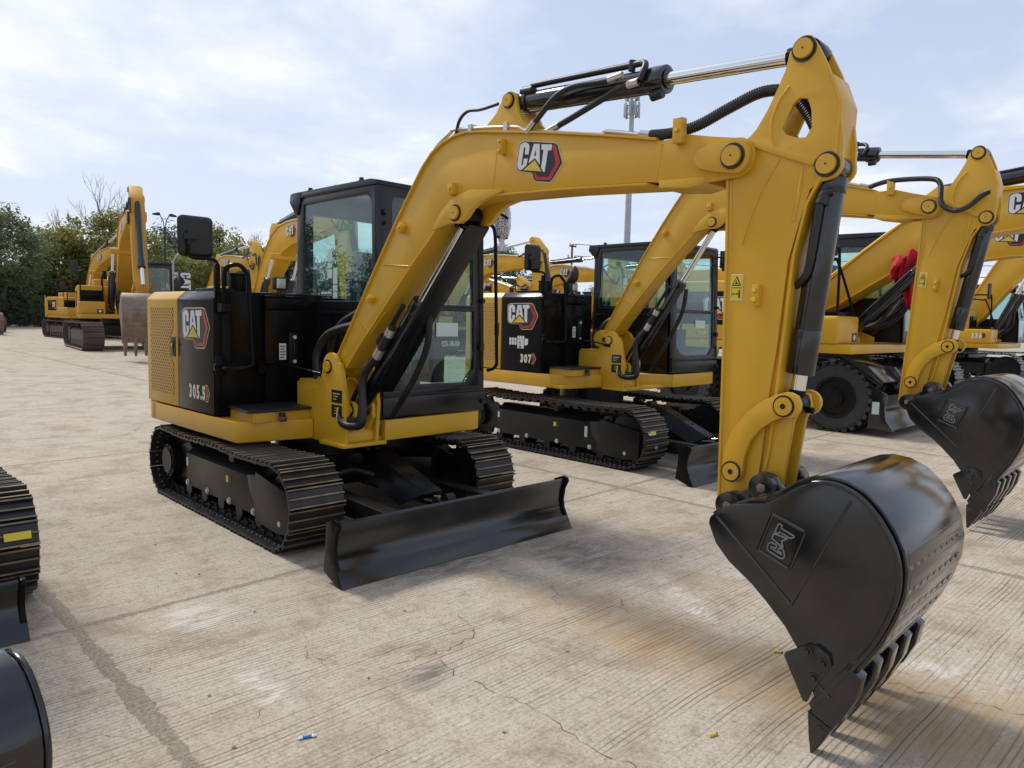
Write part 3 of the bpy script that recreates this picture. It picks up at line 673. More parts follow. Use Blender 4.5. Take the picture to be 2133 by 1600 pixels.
    m = MB(); m.tube([(.86, 1.03, 2.36), (.92, 1.06, 2.30), (.93, 1.075, 1.9), (.95, 1.085, 1.3), (.945, 1.08, 1.17), (.89, 1.03, 1.13)], .015, 10); m.build('grab_rail', BK, R)
    m = MB(); m.box(fr(1.33)-.004, fr(1.33)+.02, y1-.06, y1-.02, 1.3, 1.36); m.nx(); m.cyl((fr(2.35), y0+.06, 2.35), (fr(2.35)+.03, y0+.06, 2.35), .022, n=14); m.nx(); m.cyl((fr(2.27), y0+.06, 2.27), (fr(2.27)+.03, y0+.06, 2.27), .015, n=14)
    for z in (1.72, .87): m.nx(); m.cyl((fr(z), y1-.03, z), (fr(z)+.03, y1-.03, z), .02, n=10)
    m.each('rubber_stop', PLA, R)
    # left mirror, wrapped in white foam netting on this machine
    m = MB(); m.tube([(.83, .98, 2.45), (.86, 1.15, 2.47), (.86, 1.27, 2.44)], .012, 8); m.build('mirror_arm', BK, R)
    X = P.get('foam', (.78, 1.28)); m = MB(); m.box(X[0]-.02, X[0]+.02, X[1]-.07, X[1]+.07, 2.27, 2.56); m.build('mirror', PLA, R, .02)
    if P.get('wrap'):
        m = MB(); n = 20; prof = [(2.60, .03), (2.585, .075), (2.50, .098), (2.38, .098), (2.30, .075), (2.27, .035), (2.24, .03), (2.21, .055), (2.165, .062)]
        for k, (z, q) in enumerate(prof):
            for i in range(n): t = 2*pi*i/n; w = 1+.04*sin(4*t+k*.7); m.v.append((X[0]+q*.55*w*cos(t), X[1]+q*w*sin(t), z))
        for k in range(len(prof)-1):
            for i in range(n): m.f.append([k*n+i, k*n+(i+1) % n, (k+1)*n+(i+1) % n, (k+1)*n+i]); m.m.append(0)
        m.build('foam_wrapping', NET, R)

BOOM_T = [(.73, 1.27), (1.21, 1.91), (1.45, 2.215), (1.62, 2.42), (1.70, 2.51), (1.79, 2.585), (1.89, 2.63), (2.0, 2.655), (2.10, 2.66), (2.22, 2.645), (2.71, 2.565), (3.13, 2.485), (3.44, 2.42)]
BOOM_E = [(3.48, 2.415), (3.60, 2.425), (3.73, 2.395), (3.86, 2.37)]
BOOM_B = [(3.60, 2.195), (3.50, 2.22), (3.40, 2.235), (2.86, 2.268), (2.35, 2.285), (2.21, 2.287), (2.10, 2.277), (2.0, 2.24), (1.90, 2.175), (1.80, 2.09), (1.63, 1.945), (1.39, 1.725), (.97, 1.335), (.84, 1.2)]
BKT = [(3.985, .775), (3.99, .80), (4.015, .825), (4.08, .868), (4.15, .885), (4.22, .90), (4.29, .948), (4.34, .985), (4.39, 1.008), (4.44, 1.018), (4.50, 1.012), (4.56, .985), (4.61, .94), (4.655, .88), (4.685, .82), (4.70, .75), (4.697, .67), (4.672, .58), (4.635, .49), (4.59, .41), (4.56, .36)]
BKT_F = [(4.475, .225), (4.45, .20), (4.42, .30), (4.37, .385), (4.32, .45), (4.24, .525), (4.18, .575), (4.08, .64), (4.02, .70)]
def make_arm(R, P, UT):
    global CT
    B = P.get('pose') or {}
    bf = B.get('boom', lambda p: p); sf = B.get('stick', lambda p: p); kf = B.get('bucket', lambda p: p)
    cbk = B.get('cb', lambda p: p)      # boom cylinder foot
    yb = YC; hb = .10
    if P.get('ayaw'):
        UT0, ay = UT, P['ayaw']; UT = comp(lambda p: (p[0]-.6, p[1]-YC, p[2]), rotz(ay, (.6, YC, 0)), UT0)
    CT = comp(bf, UT)
    # ---- boom
    m = MB()
    core = [(.66, 1.275)]+BOOM_T+BOOM_E+arc(3.845, 2.29, .085, 60, -80, 8)+BOOM_B+arc(.66, 1.19, .085, 330, 90, 10)
    for s in (-1, 1): m.prism(core, 'y', yb+s*hb, yb+s*(hb-.02))
    m.prism([(p[0], p[1]) for p in [(.80, 1.22)]+[(q[0]+.01, q[1]-.012) for q in BOOM_T]+[(3.62, 2.40), (3.62, 2.21)]+[(q[0], q[1]+.012) for q in BOOM_B]], 'y', yb-hb+.02, yb+hb-.02)
    m.strip(BOOM_T, .012, yb-hb-.016, yb+hb+.016); m.strip([(q[0], q[1]-.004) for q in BOOM_B[2:]], .012, yb-hb-.016, yb+hb+.016)
    m.prism([(3.46, 2.20), (3.62, 2.185), (3.70, 2.20), (3.70, 2.225), (3.46, 2.235)], 'y', yb-hb-.004, yb+hb+.004)
    for s in (-1, 1):
        y = yb+s*hb
        m.cyl((.66, yb+s*.04, 1.19), (.66, yb+s*.117, 1.19), .092, n=28)
        pl = [(1.81, 2.11), (1.90, 2.128), (1.99, 2.142), (2.07, 2.138), (2.125, 2.162), (2.18, 2.215), (2.25, 2.25), (2.42, 2.283), (2.42, 2.30), (2.15, 2.325), (2.0, 2.29), (1.90, 2.22)]
        m.prism(pl, 'y', y-s*.012, y+s*.022)
        m.prism(arc(3.845, 2.29, .078, -70, 70, 8)+[(3.80, 2.372), (3.73, 2.36)]+arc(3.70, 2.30, .045, 120, 240, 5)+[(3.76, 2.235)], 'y', y-s*.01, y+s*.03)
        # weld seams
        for a, b in (((1.27, 1.92), (1.56, 1.90)), ((.98, 1.55), (1.13, 1.45)), ((1.13, 1.45), (1.30, 1.60))):
            d = Vector((b[0]-a[0], 0, b[1]-a[1])); m.tube([(a[0], y+s*.001, a[1]), (b[0], y+s*.001, b[1])], .006, 6)
        for a, b in (((2.37, 2.60), (2.33, 2.30)), ((3.47, 2.40), (3.44, 2.24))): m.tube([(a[0], y, a[1]), (b[0], y, b[1])], .0035, 6)
    bm_ = m.build('boom', Y, R, .004)
    m = MB()          # ears for the stick cylinder
    ear = [(2.14, 2.655), (2.25, 2.68), (2.33, 2.735), (2.37, 2.79)]+arc(2.435, 2.79, .052, 170, 10, 8)+[(2.50, 2.74), (2.54, 2.67), (2.64, 2.585)]
    for s in (-1, 1): m.prism(ear, 'y', yb+s*.062, yb+s*.088)
    m.build('cylinder_ear', Y, bm_, .004)
    m = MB()
    for s in (-1, 1):
        pinboss(m, 2.035, 2.20, yb+s*(hb+.022), s, .045); pinboss(m, 2.435, 2.79, yb+s*.088, s, .04); pinboss(m, 3.845, 2.29, yb+s*(hb+.03), s, .05)
    m.each('pin', [Y, PIN], bm_)
    for x, z, w, h, a, nb in ((2.42, 2.535, .03, .085, 0, 2), (2.0, 2.345, .045, .07, 0, 1), (1.50, 2.15, .06, .05, -.9, 1), (1.16, 1.69, .05, .045, -.9, 1), (3.57, 2.44, .05, .11, 0, 1)):
        m = MB(); M = Matrix.Translation((x, 0, z)) @ Matrix.Rotation(a, 4, 'Y'); y = yb-hb
        m.box(-w/2, w/2, y-.04, y+.0, -h/2, h/2, 0, M)
        for k in range(nb):
            q = (k-(nb-1)/2)*h*.6; m.cyl(tuple(M @ Vector((0, y-.04, q))), tuple(M @ Vector((0, y-.052, q))), .011, n=6, mi=1)
        m.build('hose_clamp', [Y, LYE], bm_, .003)
    d = .0
    u = Vector((.43, 0, -.085)); f0 = bf((2.69, 0, 2.42)); f1 = bf((3.12, 0, 2.335))
    CT = UT
    emblem((f0[0], yb-hb-.001, f0[2]), (f1[0]-f0[0], 0, f1[2]-f0[2]), (-(f1[2]-f0[2]), 0, f1[0]-f0[0]), P.get('bew', .335), bm_)
    CT = comp(bf, UT)
    m = MB()          # hard lines on top of the boom
    for y in (-.085, -.045, .045, .085):
        m.tube([(1.70, yb+y, 2.52), (1.80, yb+y, 2.625), (1.93, yb+y, 2.69), (2.0, yb+y, 2.702), (2.47, yb+y, 2.642), (2.60, yb+y, 2.60), (3.08, yb+y, 2.505), (3.12, yb+y, 2.515), (3.34, yb+y, 2.465)], .011, 8, steps=4); m.nx()
    m.each('hydraulic_line', ALU, bm_); m = MB()
    for x, z in ((2.12, 2.685), (2.42, 2.65)): m.box(x-.015, x+.015, yb-.10, yb-.03, z-.04, z+.025); m.nx()
    m.each('line_clamp', ALU, bm_); m = MB(); m.cyl((3.33, yb-.085, 2.467), (3.40, yb-.085, 2.452), .021, n=6); m.build('hose_fitting', ALU, bm_)
    m = MB(); m.tube([(3.39, yb-.085, 2.455), (3.50, yb-.075, 2.45), (3.62, yb-.05, 2.47), (3.76, yb-.02, 2.53), (3.90, yb, 2.575), (4.02, yb, 2.55), (4.10, yb, 2.46), (4.16, yb-.0, 2.34), (4.18, yb+.0, 2.22)], .026, 12, corr=.0105)
    if P['kind'] == 'b':
        CT = UT; m = MB(); h0, h1 = bf((3.40, 0, 2.452)), bf((3.56, 0, 2.475)); m.tube([(h0[0], yb-.085, h0[2]), (h1[0], yb-.12, h1[2]+.02), (3.86, yb-.16, 2.655), (3.945, yb-.17, 2.60), (3.955, yb-.17, 2.475), (3.99, yb-.17, 2.41), (4.07, yb-.16, 2.375), (4.16, yb-.14, 2.41), (4.23, yb-.1, 2.49), (4.275, yb-.07, 2.52)], .022, 12, corr=.0105)
    m.build('corrugated_hose', COR, R); CT = comp(bf, UT)
    m = MB(); m.tube([(1.99, yb-.09, 2.67), (2.02, yb-.09, 2.75), (2.08, yb-.08, 2.795), (2.18, yb-.07, 2.79), (2.32, yb-.06, 2.80)], .010, 8); m.nx()
    m.tube([(2.62, yb-.11, 2.60), (2.69, yb-.11, 2.655), (2.80, yb-.11, 2.735), (2.92, yb-.11, 2.765), (3.10, yb-.10, 2.755), (3.2, yb-.095, 2.76)], .016, 10); m.nx()
    m.tube([(2.72, yb-.07, 2.58), (2.88, yb-.075, 2.62), (3.08, yb-.08, 2.675), (3.22, yb-.08, 2.715), (3.30, yb-.07, 2.72)], .016, 10)
    m.each('hydraulic_hose', RUB, R)
    m = MB()
    for a, b in (((2.60, yb-.11, 2.585), (2.66, yb-.11, 2.635)), ((2.70, yb-.07, 2.575), (2.80, yb-.072, 2.60)), ((3.14, yb-.1, 2.755), (3.22, yb-.095, 2.765)), ((3.24, yb-.08, 2.717), (3.30, yb-.075, 2.722))): m.cyl(a, b, .019, n=6); m.nx()
    m.each('hose_fitting', ALU, R)
    CT = UT
    def lug(q, f): p = f((q[0], 0, q[1])); return Vector((p[0], yb, p[2]))
    # ---- stick cylinder
    A = lug((2.435, 2.79), bf); Bp = lug((4.11, 2.685), sf); d = (Bp-A).normalized(); L = (Bp-A).length; up = d.cross(Vector((0, 1, 0)))
    def C(s, y=0, n=0): return tuple(A+d*s+Vector((0, y, 0))+up*n)
    tl = B.get('sct', .585)*L
    m = MB(); m.cyl(C(.03), C(tl), .058, n=32); m.cyl(C(tl-.10), C(tl), .066, n=32); m.cyl(C(0, -.05), C(0, .05), .05, n=24); m.cyl(C(tl), C(tl+.012), .045, n=24); m.cyl(C(.04), C(.09), .064, n=32)
    m.build('stick_cylinder', BKG, R, .004)
    m = MB(); m.tube([C(.08, .02, .05), C(.10, .0, .082), C(.16, -.01, .086), C(tl-.22, -.02, .088), C(tl-.13, -.03, .086), C(tl-.095, -.055, .065), C(tl-.09, -.075, .03), C(tl-.10, -.08, -.01)], .016, 10)
    m.cyl(C(.05, -.03, .05), C(.13, -.03, .05), .03, n=10); m.cyl(C(tl-.06, -.03, -.08), C(tl+.0, -.03, -.07), .024, n=10); m.cyl(C(tl-.2, -.02, .06), C(tl-.2, -.02, .11), .018, n=8); m.build('cylinder_pipe', PLA, R)
    m = MB(); m.cyl(C(tl), C(L-.04), .031, n=32); m.build('cylinder_rod', CHR, R); m = MB(); m.cyl(C(L, -.053), C(L, .053), .055, n=24); m.cyl(C(L-.1), C(L-.04), .04, n=20); m.build('rod_eye', BK, R, .004)
    # ---- boom cylinder with rod guard
    A = Vector(cbk((.865, 0, .885))); A = Vector((A[0], yb, A[2])); Bp = lug((2.035, 2.20), bf); d = (Bp-A).normalized(); L = (Bp-A).length; up = d.cross(Vector((0, 1, 0)))
    tl = B.get('bct', .60)*L
    m = MB(); m.cyl(C(.05), C(tl), .055, n=32); m.cyl(C(tl-.09), C(tl), .062, n=32); m.cyl(C(0, -.05), C(0, .05), .056, n=24); m.build('boom_cylinder', BKG, R, .004)
    m = MB(); m.tube([C(.02, -.04, .07), C(.12, -.05, .075), C(tl*.6, -.05, .085), C(tl*.9, -.05, .08)], .017, 8); m.cyl(C(tl*.62, -.06, .09), C(tl*.55, -.06, .1), .03, n=8); m.build('cylinder_pipe', PLA, R)
    m = MB(); m.cyl(C(tl), C(L-.03), .03, n=28); m.build('cylinder_rod', CHR, R); m = MB(); m.cyl(C(L, -.055), C(L, .055), .052, n=24); m.cyl(C(L-.09), C(L-.04), .038, n=18); m.build('rod_eye', BK, R, .004)
    if P['kind'] == 'a':
        m = MB(); s0, s1 = .26, L-.02
        pr = [(-.045, -.075), (.115, -.085), (.13, -.06), (.13, .03), (.12, .03), (.118, -.055), (.11, -.072), (-.045, -.063)]
        n = len(pr); m.add([C(s0, y, q) for y, q in pr]+[C(s1, y, q) for y, q in pr], [tuple(range(n)), tuple(range(2*n-1, n-1, -1))]+[(i, (i+1) % n, n+(i+1) % n, n+i) for i in range(n)])
        m.box(-.01, .01, -.05, .13, -.07, .0, 0, Matrix(((d.x, 0, up.x, C(L-.05)[0]), (0, 1, 0, yb), (d.z, 0, up.z, C(L-.05)[2]), (0, 0, 0, 1))))
        m.cyl(C(L-.075, -.062, -.0), C(L-.075, -.07, -.0), .022, n=14); m.build('rod_guard', CABM, R, .004)
    m = MB(); c0 = cbk((.70, 0, .84)); X = c0[0]-.70; Z = c0[2]-.84
    m.tube([(.80+X, yb-.13, .84+Z), (.85+X, yb-.145, .79+Z), (.95+X, yb-.13, .775+Z), (1.05+X, yb-.11, .83+Z), C(.30, -.10, .03), C(.55, -.095, .02), C(.80, -.09, .03)], .03, 10); m.nx()
    m.tube([(.80+X, yb-.12, .86+Z), (.87+X, yb-.13, .83+Z), (.98+X, yb-.09, .84+Z), C(.28, -.07, .06), C(.45, -.07, .075)], .022, 8); m.nx()
    m.tube([C(tl*.95, .06, -.06), C(tl*.75, .12, -.13), C(tl*.5, .16, -.15), C(.3, .16, -.16), (1.02+X, yb+.17, .83+Z)], .023, 8); m.nx()
    m.tube([(.36, yb-.05, 1.05), (.30, yb-.03, 1.25), (.42, yb+.0, 1.42), (.72, yb+.04, 1.5)], .035, 8); m.nx(); m.tube([(.40, yb+.05, 1.05), (.36, yb+.06, 1.3), (.5, yb+.06, 1.5), (.8, yb+.07, 1.62)], .03, 8)
    m.each('hydraulic_hose', RUB, R)
    m = MB(); m.cyl(C(.52, -.095, .02), C(.60, -.095, .02), .033, n=10); m.nx(); m.cyl(C(.72, -.09, .025), C(.78, -.09, .03), .033, n=10); m.nx(); m.tube([(.80+X, yb-.155, .90+Z), (.80+X, yb-.16, .82+Z), (.84+X, yb-.165, .79+Z)], .007, 6); m.each('hose_fitting', ALU, R)
    # ---- stick
    CT = comp(sf, UT); hs = .078
    SL = [(4.05, 2.69), (4.035, 2.62), (4.005, 2.55), (3.965, 2.47), (3.92, 2.40), (3.87, 2.352)]
    plate = list(arc(4.11, 2.685, .055, 175, 60, 6))+[(4.165, 2.69), (4.205, 2.61), (4.24, 2.53), (4.258, 2.47), (4.27, 2.40), (4.285, 2.30)]+arc(4.23, 2.215, .06, 20, -80, 6)+[(4.20, 2.15), (4.165, 2.125), (4.15, 2.07), (4.13, 2.0), (4.09, 1.84), (4.065, 1.5), (4.04, 1.28), (4.02, 1.0), (4.01, .90), (3.955, .80), (3.93, .755), (3.895, .735), (3.85, .74), (3.835, .78), (3.825, 1.33), (3.815, 1.85), (3.80, 2.21)]+[(3.815, 2.30), (3.86, 2.345)]+list(reversed(SL))
    hole = None if P['kind'] == 'b' else [(4.10, 2.495), (4.135, 2.488), (4.152, 2.44), (4.158, 2.37), (4.135, 2.335), (4.10, 2.338), (4.05, 2.36), (4.035, 2.385), (4.055, 2.43), (4.075, 2.475)]
    m = MB()
    for s in (-1, 1):
        m.prism(plate, 'y', yb+s*hs, yb+s*(hs-.020), holes=[hole] if hole else ())
        y = yb+s*hs
        # reinforcing ribs and weld beads
        m.strip([(3.88, 2.345), (3.97, 2.30), (4.10, 2.245), (4.175, 2.215)], .03, min(y, y+s*.012), max(y, y+s*.012))
        m.tube([(4.0, 2.31), (4.005, 2.40), (4.03, 2.50), (4.065, 2.545)] and [(4.0, y, 2.31), (3.985, y, 2.40), (4.01, y, 2.49), (4.055, y, 2.55)], .007, 6)
        m.tube([(4.03, y, 2.26), (3.97, y, 2.16), (3.92, y, 2.05), (3.88, y, 1.92)], .006, 6); m.tube([(4.13, y, 2.22), (4.12, y, 2.10), (4.105, y, 2.0)], .008, 6); m.tube([(3.815, y, 2.2), (3.83, y, 1.9)], .006, 6)
    m.prism([(3.815, 2.20), (4.0, 2.285), (4.12, 2.20), (4.145, 2.05), (4.105, 1.84), (4.085, 1.5), (4.065, 1.28), (4.05, 1.0), (4.02, .88), (3.955, .80), (3.845, .765), (3.838, 1.33), (3.828, 1.85)], 'y', yb-hs+.02, yb+hs-.02)
    m.strip([(4.035, .96), (4.05, 1.05), (4.082, 1.5), (4.107, 1.86), (4.15, 2.07), (4.19, 2.15), (4.255, 2.25), (4.262, 2.45), (4.22, 2.56)], -.012, yb-hs-.004+.0, yb+hs+.004)
    m.strip([(3.805, 2.22), (3.818, 1.85), (3.828, 1.33), (3.838, .77)], -.012, yb-hs-.006, yb+hs+.006)
    m.cyl((4.19, yb-hs+.02, 2.55), (4.19, yb+hs-.02, 2.55), .03, n=16); m.cyl((3.845, yb-.095, 2.29), (3.845, yb+.095, 2.29), .085, n=28)
    st = m.build('stick', Y, R, .004)
    m = MB()
    for s in (-1, 1): pinboss(m, 4.11, 2.685, yb+s*hs, s, .045); pinboss(m, 4.23, 2.215, yb+s*hs, s, .045)
    m.each('pin', [Y, PIN], st)
    m = MB(); m.box(3.955, 3.985, yb-hs-.035, yb-hs, 1.655, 1.745); 
    for z in (1.68, 1.72): m.cyl((3.97, yb-hs-.035, z), (3.97, yb-hs-.047, z), .012, n=8, mi=1)
    m.build('hose_clamp', [Y, LYE], st, .003)
    warn((3.868, yb-hs-.001, 1.735), (1, 0, 0), (0, 0, 1), .058, .115, st)
    # ---- bucket cylinder
    CT = UT; A = lug((4.23, 2.215), sf); Bp = lug((4.125, 1.245), sf); d = (Bp-A).normalized(); L = (Bp-A).length; up = d.cross(Vector((0, 1, 0)))
    tl = .87*L
    m = MB(); m.cyl(C(.05), C(tl), .0535, n=32); m.cyl(C(tl-.19), C(tl), .0565, n=32); m.cyl(C(.04), C(.10), .058, n=32); m.cyl(C(0, -.055), C(0, .055), .05, n=24); m.build('bucket_cylinder', BKG, R, .003)
    m = MB(); m.cyl(C(tl), C(L-.02), .031, n=24); m.build('cylinder_rod', CHR, R)
    m = MB(); m.cyl(C(L, -.055), C(L, .055), .045, n=24); m.cyl(C(L-.06), C(L-.02), .034, n=18); m.cyl(C(L+.02, .02, .04), C(L+.02, .02, .075), .014, n=10); m.build('rod_eye', BK, R, .003)
    m = MB(); m.tube([C(.10, -.055, .03), C(.12, -.068, -.005), C(.2, -.068, -.008), C(.40, -.066, -.012), C(.46, -.055, -.035), C(.485, -.02, -.075), C(.485, 0, -.115)], .0165, 10); m.cyl(C(.08, -.05, .0), C(.155, -.068, -.005), .024, n=10); m.build('cylinder_pipe', PLA, R)
    m = MB(); m.tube([C(.03, -.0, -.09), C(.10, -.01, -.095), C(.25, -.02, -.105), C(.38, -.015, -.115)], .025, 12, corr=.0105); m.nx(); m.tube([C(.06, .045, -.08), C(.2, .04, -.075), C(.33, .03, -.09)], .023, 12, corr=.0105); m.each('corrugated_hose', COR, R)
    m = MB(); m.cyl(C(.375, -.015, -.115), C(.44, -.01, -.116), .017, n=10); m.cyl(C(.43, -.01, -.116), C(.485, -.005, -.116), .021, n=6); m.build('hose_fitting', ALU, R)
    # ---- linkage
    CT = comp(sf, UT)
    cres = arc(3.905, .93, .05, 200, 350, 7)+[(3.96, 1.0), (3.985, 1.075), (4.03, 1.135), (4.085, 1.175), (4.12, 1.19)]+arc(4.14, 1.245, .055, -70, 100, 8)+[(4.09, 1.285), (4.03, 1.255), (3.96, 1.195), (3.90, 1.115), (3.867, 1.03)]
    for s in (-1, 1):
        m = MB(); m.prism(cres, 'y', yb+s*(hs+.012), yb+s*(hs+.038)); l = m.build('guide_link', Y, R, .004)
        m = MB()
        for x, z in ((3.905, .93), (4.125, 1.24)):
            m.cyl((x, yb+s*.1, z), (x, yb+s*(hs+.048), z), .038, n=24); m.ring((x, yb+s*(hs+.040), z), 'y', .036, .046, .004, mi=1); m.cyl((x, yb+s*(hs+.0475), z), (x, yb+s*(hs+.0495), z), .012, n=12, mi=1); m.nx()
        m.each('pin', [Y, PIN], l)
    q = kf((4.075, 0, .895)); p0 = sf((4.125, 0, 1.24)); CT = UT
    A = Vector((p0[0], yb, p0[2])); Bp = Vector((q[0], yb, q[2])); d = (Bp-A).normalized(); L = (Bp-A).length; up = d.cross(Vector((0, 1, 0)))
    m = MB(); M = Matrix(((d.x, 0, up.x, A.x), (0, 1, 0, yb), (d.z, 0, up.z, A.z), (0, 0, 0, 1)))
    prof = [(-.05, -.03), (.0, -.05), (.05, -.045), (L-.08, -.055), (L, -.045), (L+.045, 0), (L, .045), (L-.08, .04), (.06, .035), (0, .05), (-.05, .03)]
    for s in (-1, 1): m.prism(prof, 'y', s*.072, s*.048, M=M)
    m.prism([(.06, -.045), (L-.03, -.05), (L-.03, -.02), (.06, -.02)], 'y', -.048, .048, M=M)
    m.build('bucket_link', Y, R, .004)
    # ---- bucket
    CT = comp(kf, UT); hw = .375; yk = yb-.06; ya, yz = yk-hw, yk+hw
    sidep = BKT+[(4.545, .32)]+BKT_F
    m = MB()
    back = [(4.05, .90)]+BKT[4:]+[(4.535, .31), (4.49, .235)]
    m.strip([(p[0], p[1]) for p in BKT[5:]]+[(4.53, .30), (4.475, .21)], .022, ya+.02, yz-.02)
    m.strip([(4.0, .80), (4.05, .83), (4.12, .868), (4.22, .90)], .02, ya+.02, yz-.02)
    # wear strips across the back
    for a, b in ((13, 14), (15, 16), (16, 17), (17, 18), (18, 19), (19, 20)):
        pa, pb = BKT[a], BKT[b]; c = ((pa[0]*.65+pb[0]*.35), (pa[1]*.65+pb[1]*.35)); e = ((pa[0]*.35+pb[0]*.65), (pa[1]*.35+pb[1]*.65))
    segs = [(0, 0)]
    for a in (14, 15, 16, 17, 18, 19): segs += [(a, .0, .66), (a, .72, .94)]
    for k, q_ in enumerate(segs):
        a = q_[0]
        if k == 0: continue
        pa, pb = Vector(BKT[a]).lerp(Vector(BKT[a+1]), q_[1]), Vector(BKT[a]).lerp(Vector(BKT[a+1]), q_[2]); t = (pb-pa).normalized(); nrm = Vector((-t.y, t.x)); mid = pa.lerp(pb, .5); l = (pb-pa).length*.455
        q0, q1 = mid-t*l, mid+t*l
        nn = nrm if nrm.dot(mid-Vector((4.35, .65))) > 0 else -nrm
        poly = [tuple(q0), tuple(q1), tuple(q1+nn*.0235), tuple(q0+nn*.0235)]
        N = 1 if k % 2 else 9; W = (2*hw-.07)/N
        for i in range(N):
            if k == 0: continue
            m.prism(poly, 'y', ya+.025+W*i+.02*(k % 2), ya+.025+W*(i+1)-(.004 if k % 2 else .03))
    bk = m.build('bucket', BKG, R, .003)
    for s, y in ((-1, ya), (1, yz)):
        m = MB(); m.prism(sidep, 'y', y, y-s*.02)
        rim = BKT[5:]+[(4.53, .30)]
        m.strip(rim, .0, y-.012, y+.012) if False else None
        for a, b in (((4.02, .81), (4.34, .54)), ((4.34, .54), (4.53, .97)), ((4.42, .30), (4.50, .24))): m.tube([(a[0], y+s*.001, a[1]), (b[0], y+s*.001, b[1])], .006, 6, mi=1)
        m.tube([(p[0], y+s*.0, p[1]) for p in BKT[8:]], .010, 8)
        sd = m.build('side_plate', [BKG, WLD], bk, .004)
        if s < 0 or True:
            m = MB(); a = [Vector(p) for p in ((4.25, .865), (4.375, .825), (4.325, .67), (4.20, .715))]; yy = y+s*.004
            for i in range(4): m.tube([(a[i].x, yy-s*.002, a[i].y), (a[(i+1) % 4].x, yy-s*.002, a[(i+1) % 4].y)], .007, 6)
            m.build('emblem_frame', BKG, sd)
            sg = 1 if s < 0 else -1
            d = Decal((4.288, y+s*.003, .768), (.065*sg, 0, .16*sg), (-.11, 0, .045), .165)
            for kk in 'CAT':
                pp = [(x+.125, y2-.065) for x, y2 in EMB[kk]]; nn = len(pp)
                for i in range(nn):
                    a_, b_ = d.P(pp[i], 0), d.P(pp[(i+1) % nn], 0); d.mb.tube([a_, b_], .0034, 5, mi=d.mi(WLD))
            d.done('emblem', sd)
    m = MB()         # ears to the stick and link
    e = [(3.93, .80), (3.96, .90)]+arc(4.075, .895, .062, 160, 20, 8)+[(4.17, .90), (4.24, .93), (4.25, .86), (4.05, .82), (4.0, .77), (3.97, .745)]
    e = [(3.89, .84), (3.95, .845)]+arc(4.075, .895, .062, 190, 20, 8)+[(4.17, .885), (4.28, .93), (4.30, .86), (4.05, .81), (3.98, .73), (3.92, .73), (3.87, .77)]
    for s in (-1, 1): m.prism(e, 'y', yb+s*.105, yb+s*.14)
    m.box(4.0, 4.22, yb-.14, yb+.14, .83, .86)
    ebk = m.build('bucket_ear', BKG, bk, .006)
    m = MB()
    for s in (-1, 1):
        for x, z in ((4.075, .895), (3.925, .79)):
            m.cyl((x, yb+s*.10, z), (x, yb+s*.175, z), .058, n=28); m.cyl((x, yb+s*.175, z), (x, yb+s*.181, z), .024, n=6, mi=1); m.nx()
    m.each('pin', [BKG, BUW], bk, bevel=.004)
    m = MB(); m.prism([(4.58, .385), (4.45, .185), (4.437, .20), (4.555, .392)], 'y', ya-.004, yz+.004); m.build('lip', BKG, bk, .003)
    # teeth: adapter and tip
    for i in range(5):
        y = ya+.035+(2*hw-.07)*i/4
        m = MB(); ad = [(4.60, .345), (4.585, .26), (4.545, .17), (4.505, .125), (4.455, .135), (4.425, .19), (4.455, .25), (4.545, .385)]
        m.prism(ad, 'y', y-.034, y+.034)
        b = len(m.v)
        tp = [(4.425, .162), (4.515, .125), (4.48, .055), (4.447, .0), (4.437, .0), (4.43, .07)]; w0 = [.038, .038, .03, .022, .022, .03]
        n = len(tp); m.add([(p[0], y-w, p[1]) for p, w in zip(tp, w0)]+[(p[0], y+w, p[1]) for p, w in zip(tp, w0)], [tuple(range(n)), tuple(range(2*n-1, n-1, -1))]+[(k, (k+1) % n, n+(k+1) % n, n+k) for k in range(n)])
        m.cyl((4.472, y-.042, .115), (4.472, y+.042, .115), .012, n=10); m.build('tooth', BKG, bk, .004)
    for s, y in ((-1, ya), (1, yz)):
        m = MB(); m.prism([(4.40, .405), (4.45, .42), (4.495, .40), (4.505, .365), (4.44, .245), (4.425, .20), (4.41, .20), (4.33, .345), (4.335, .36)], 'y', y, y+s*.016)
        for x, z in ((4.415, .39), (4.475, .365), (4.445, .30)): m.cyl((x, y+s*.016, z), (x, y+s*.02, z), .021, n=16); m.cyl((x, y+s*.02, z), (x, y+s*.034, z), .014, n=6)
        m.build('side_cutter', BKG, bk, .003)
    CT = None

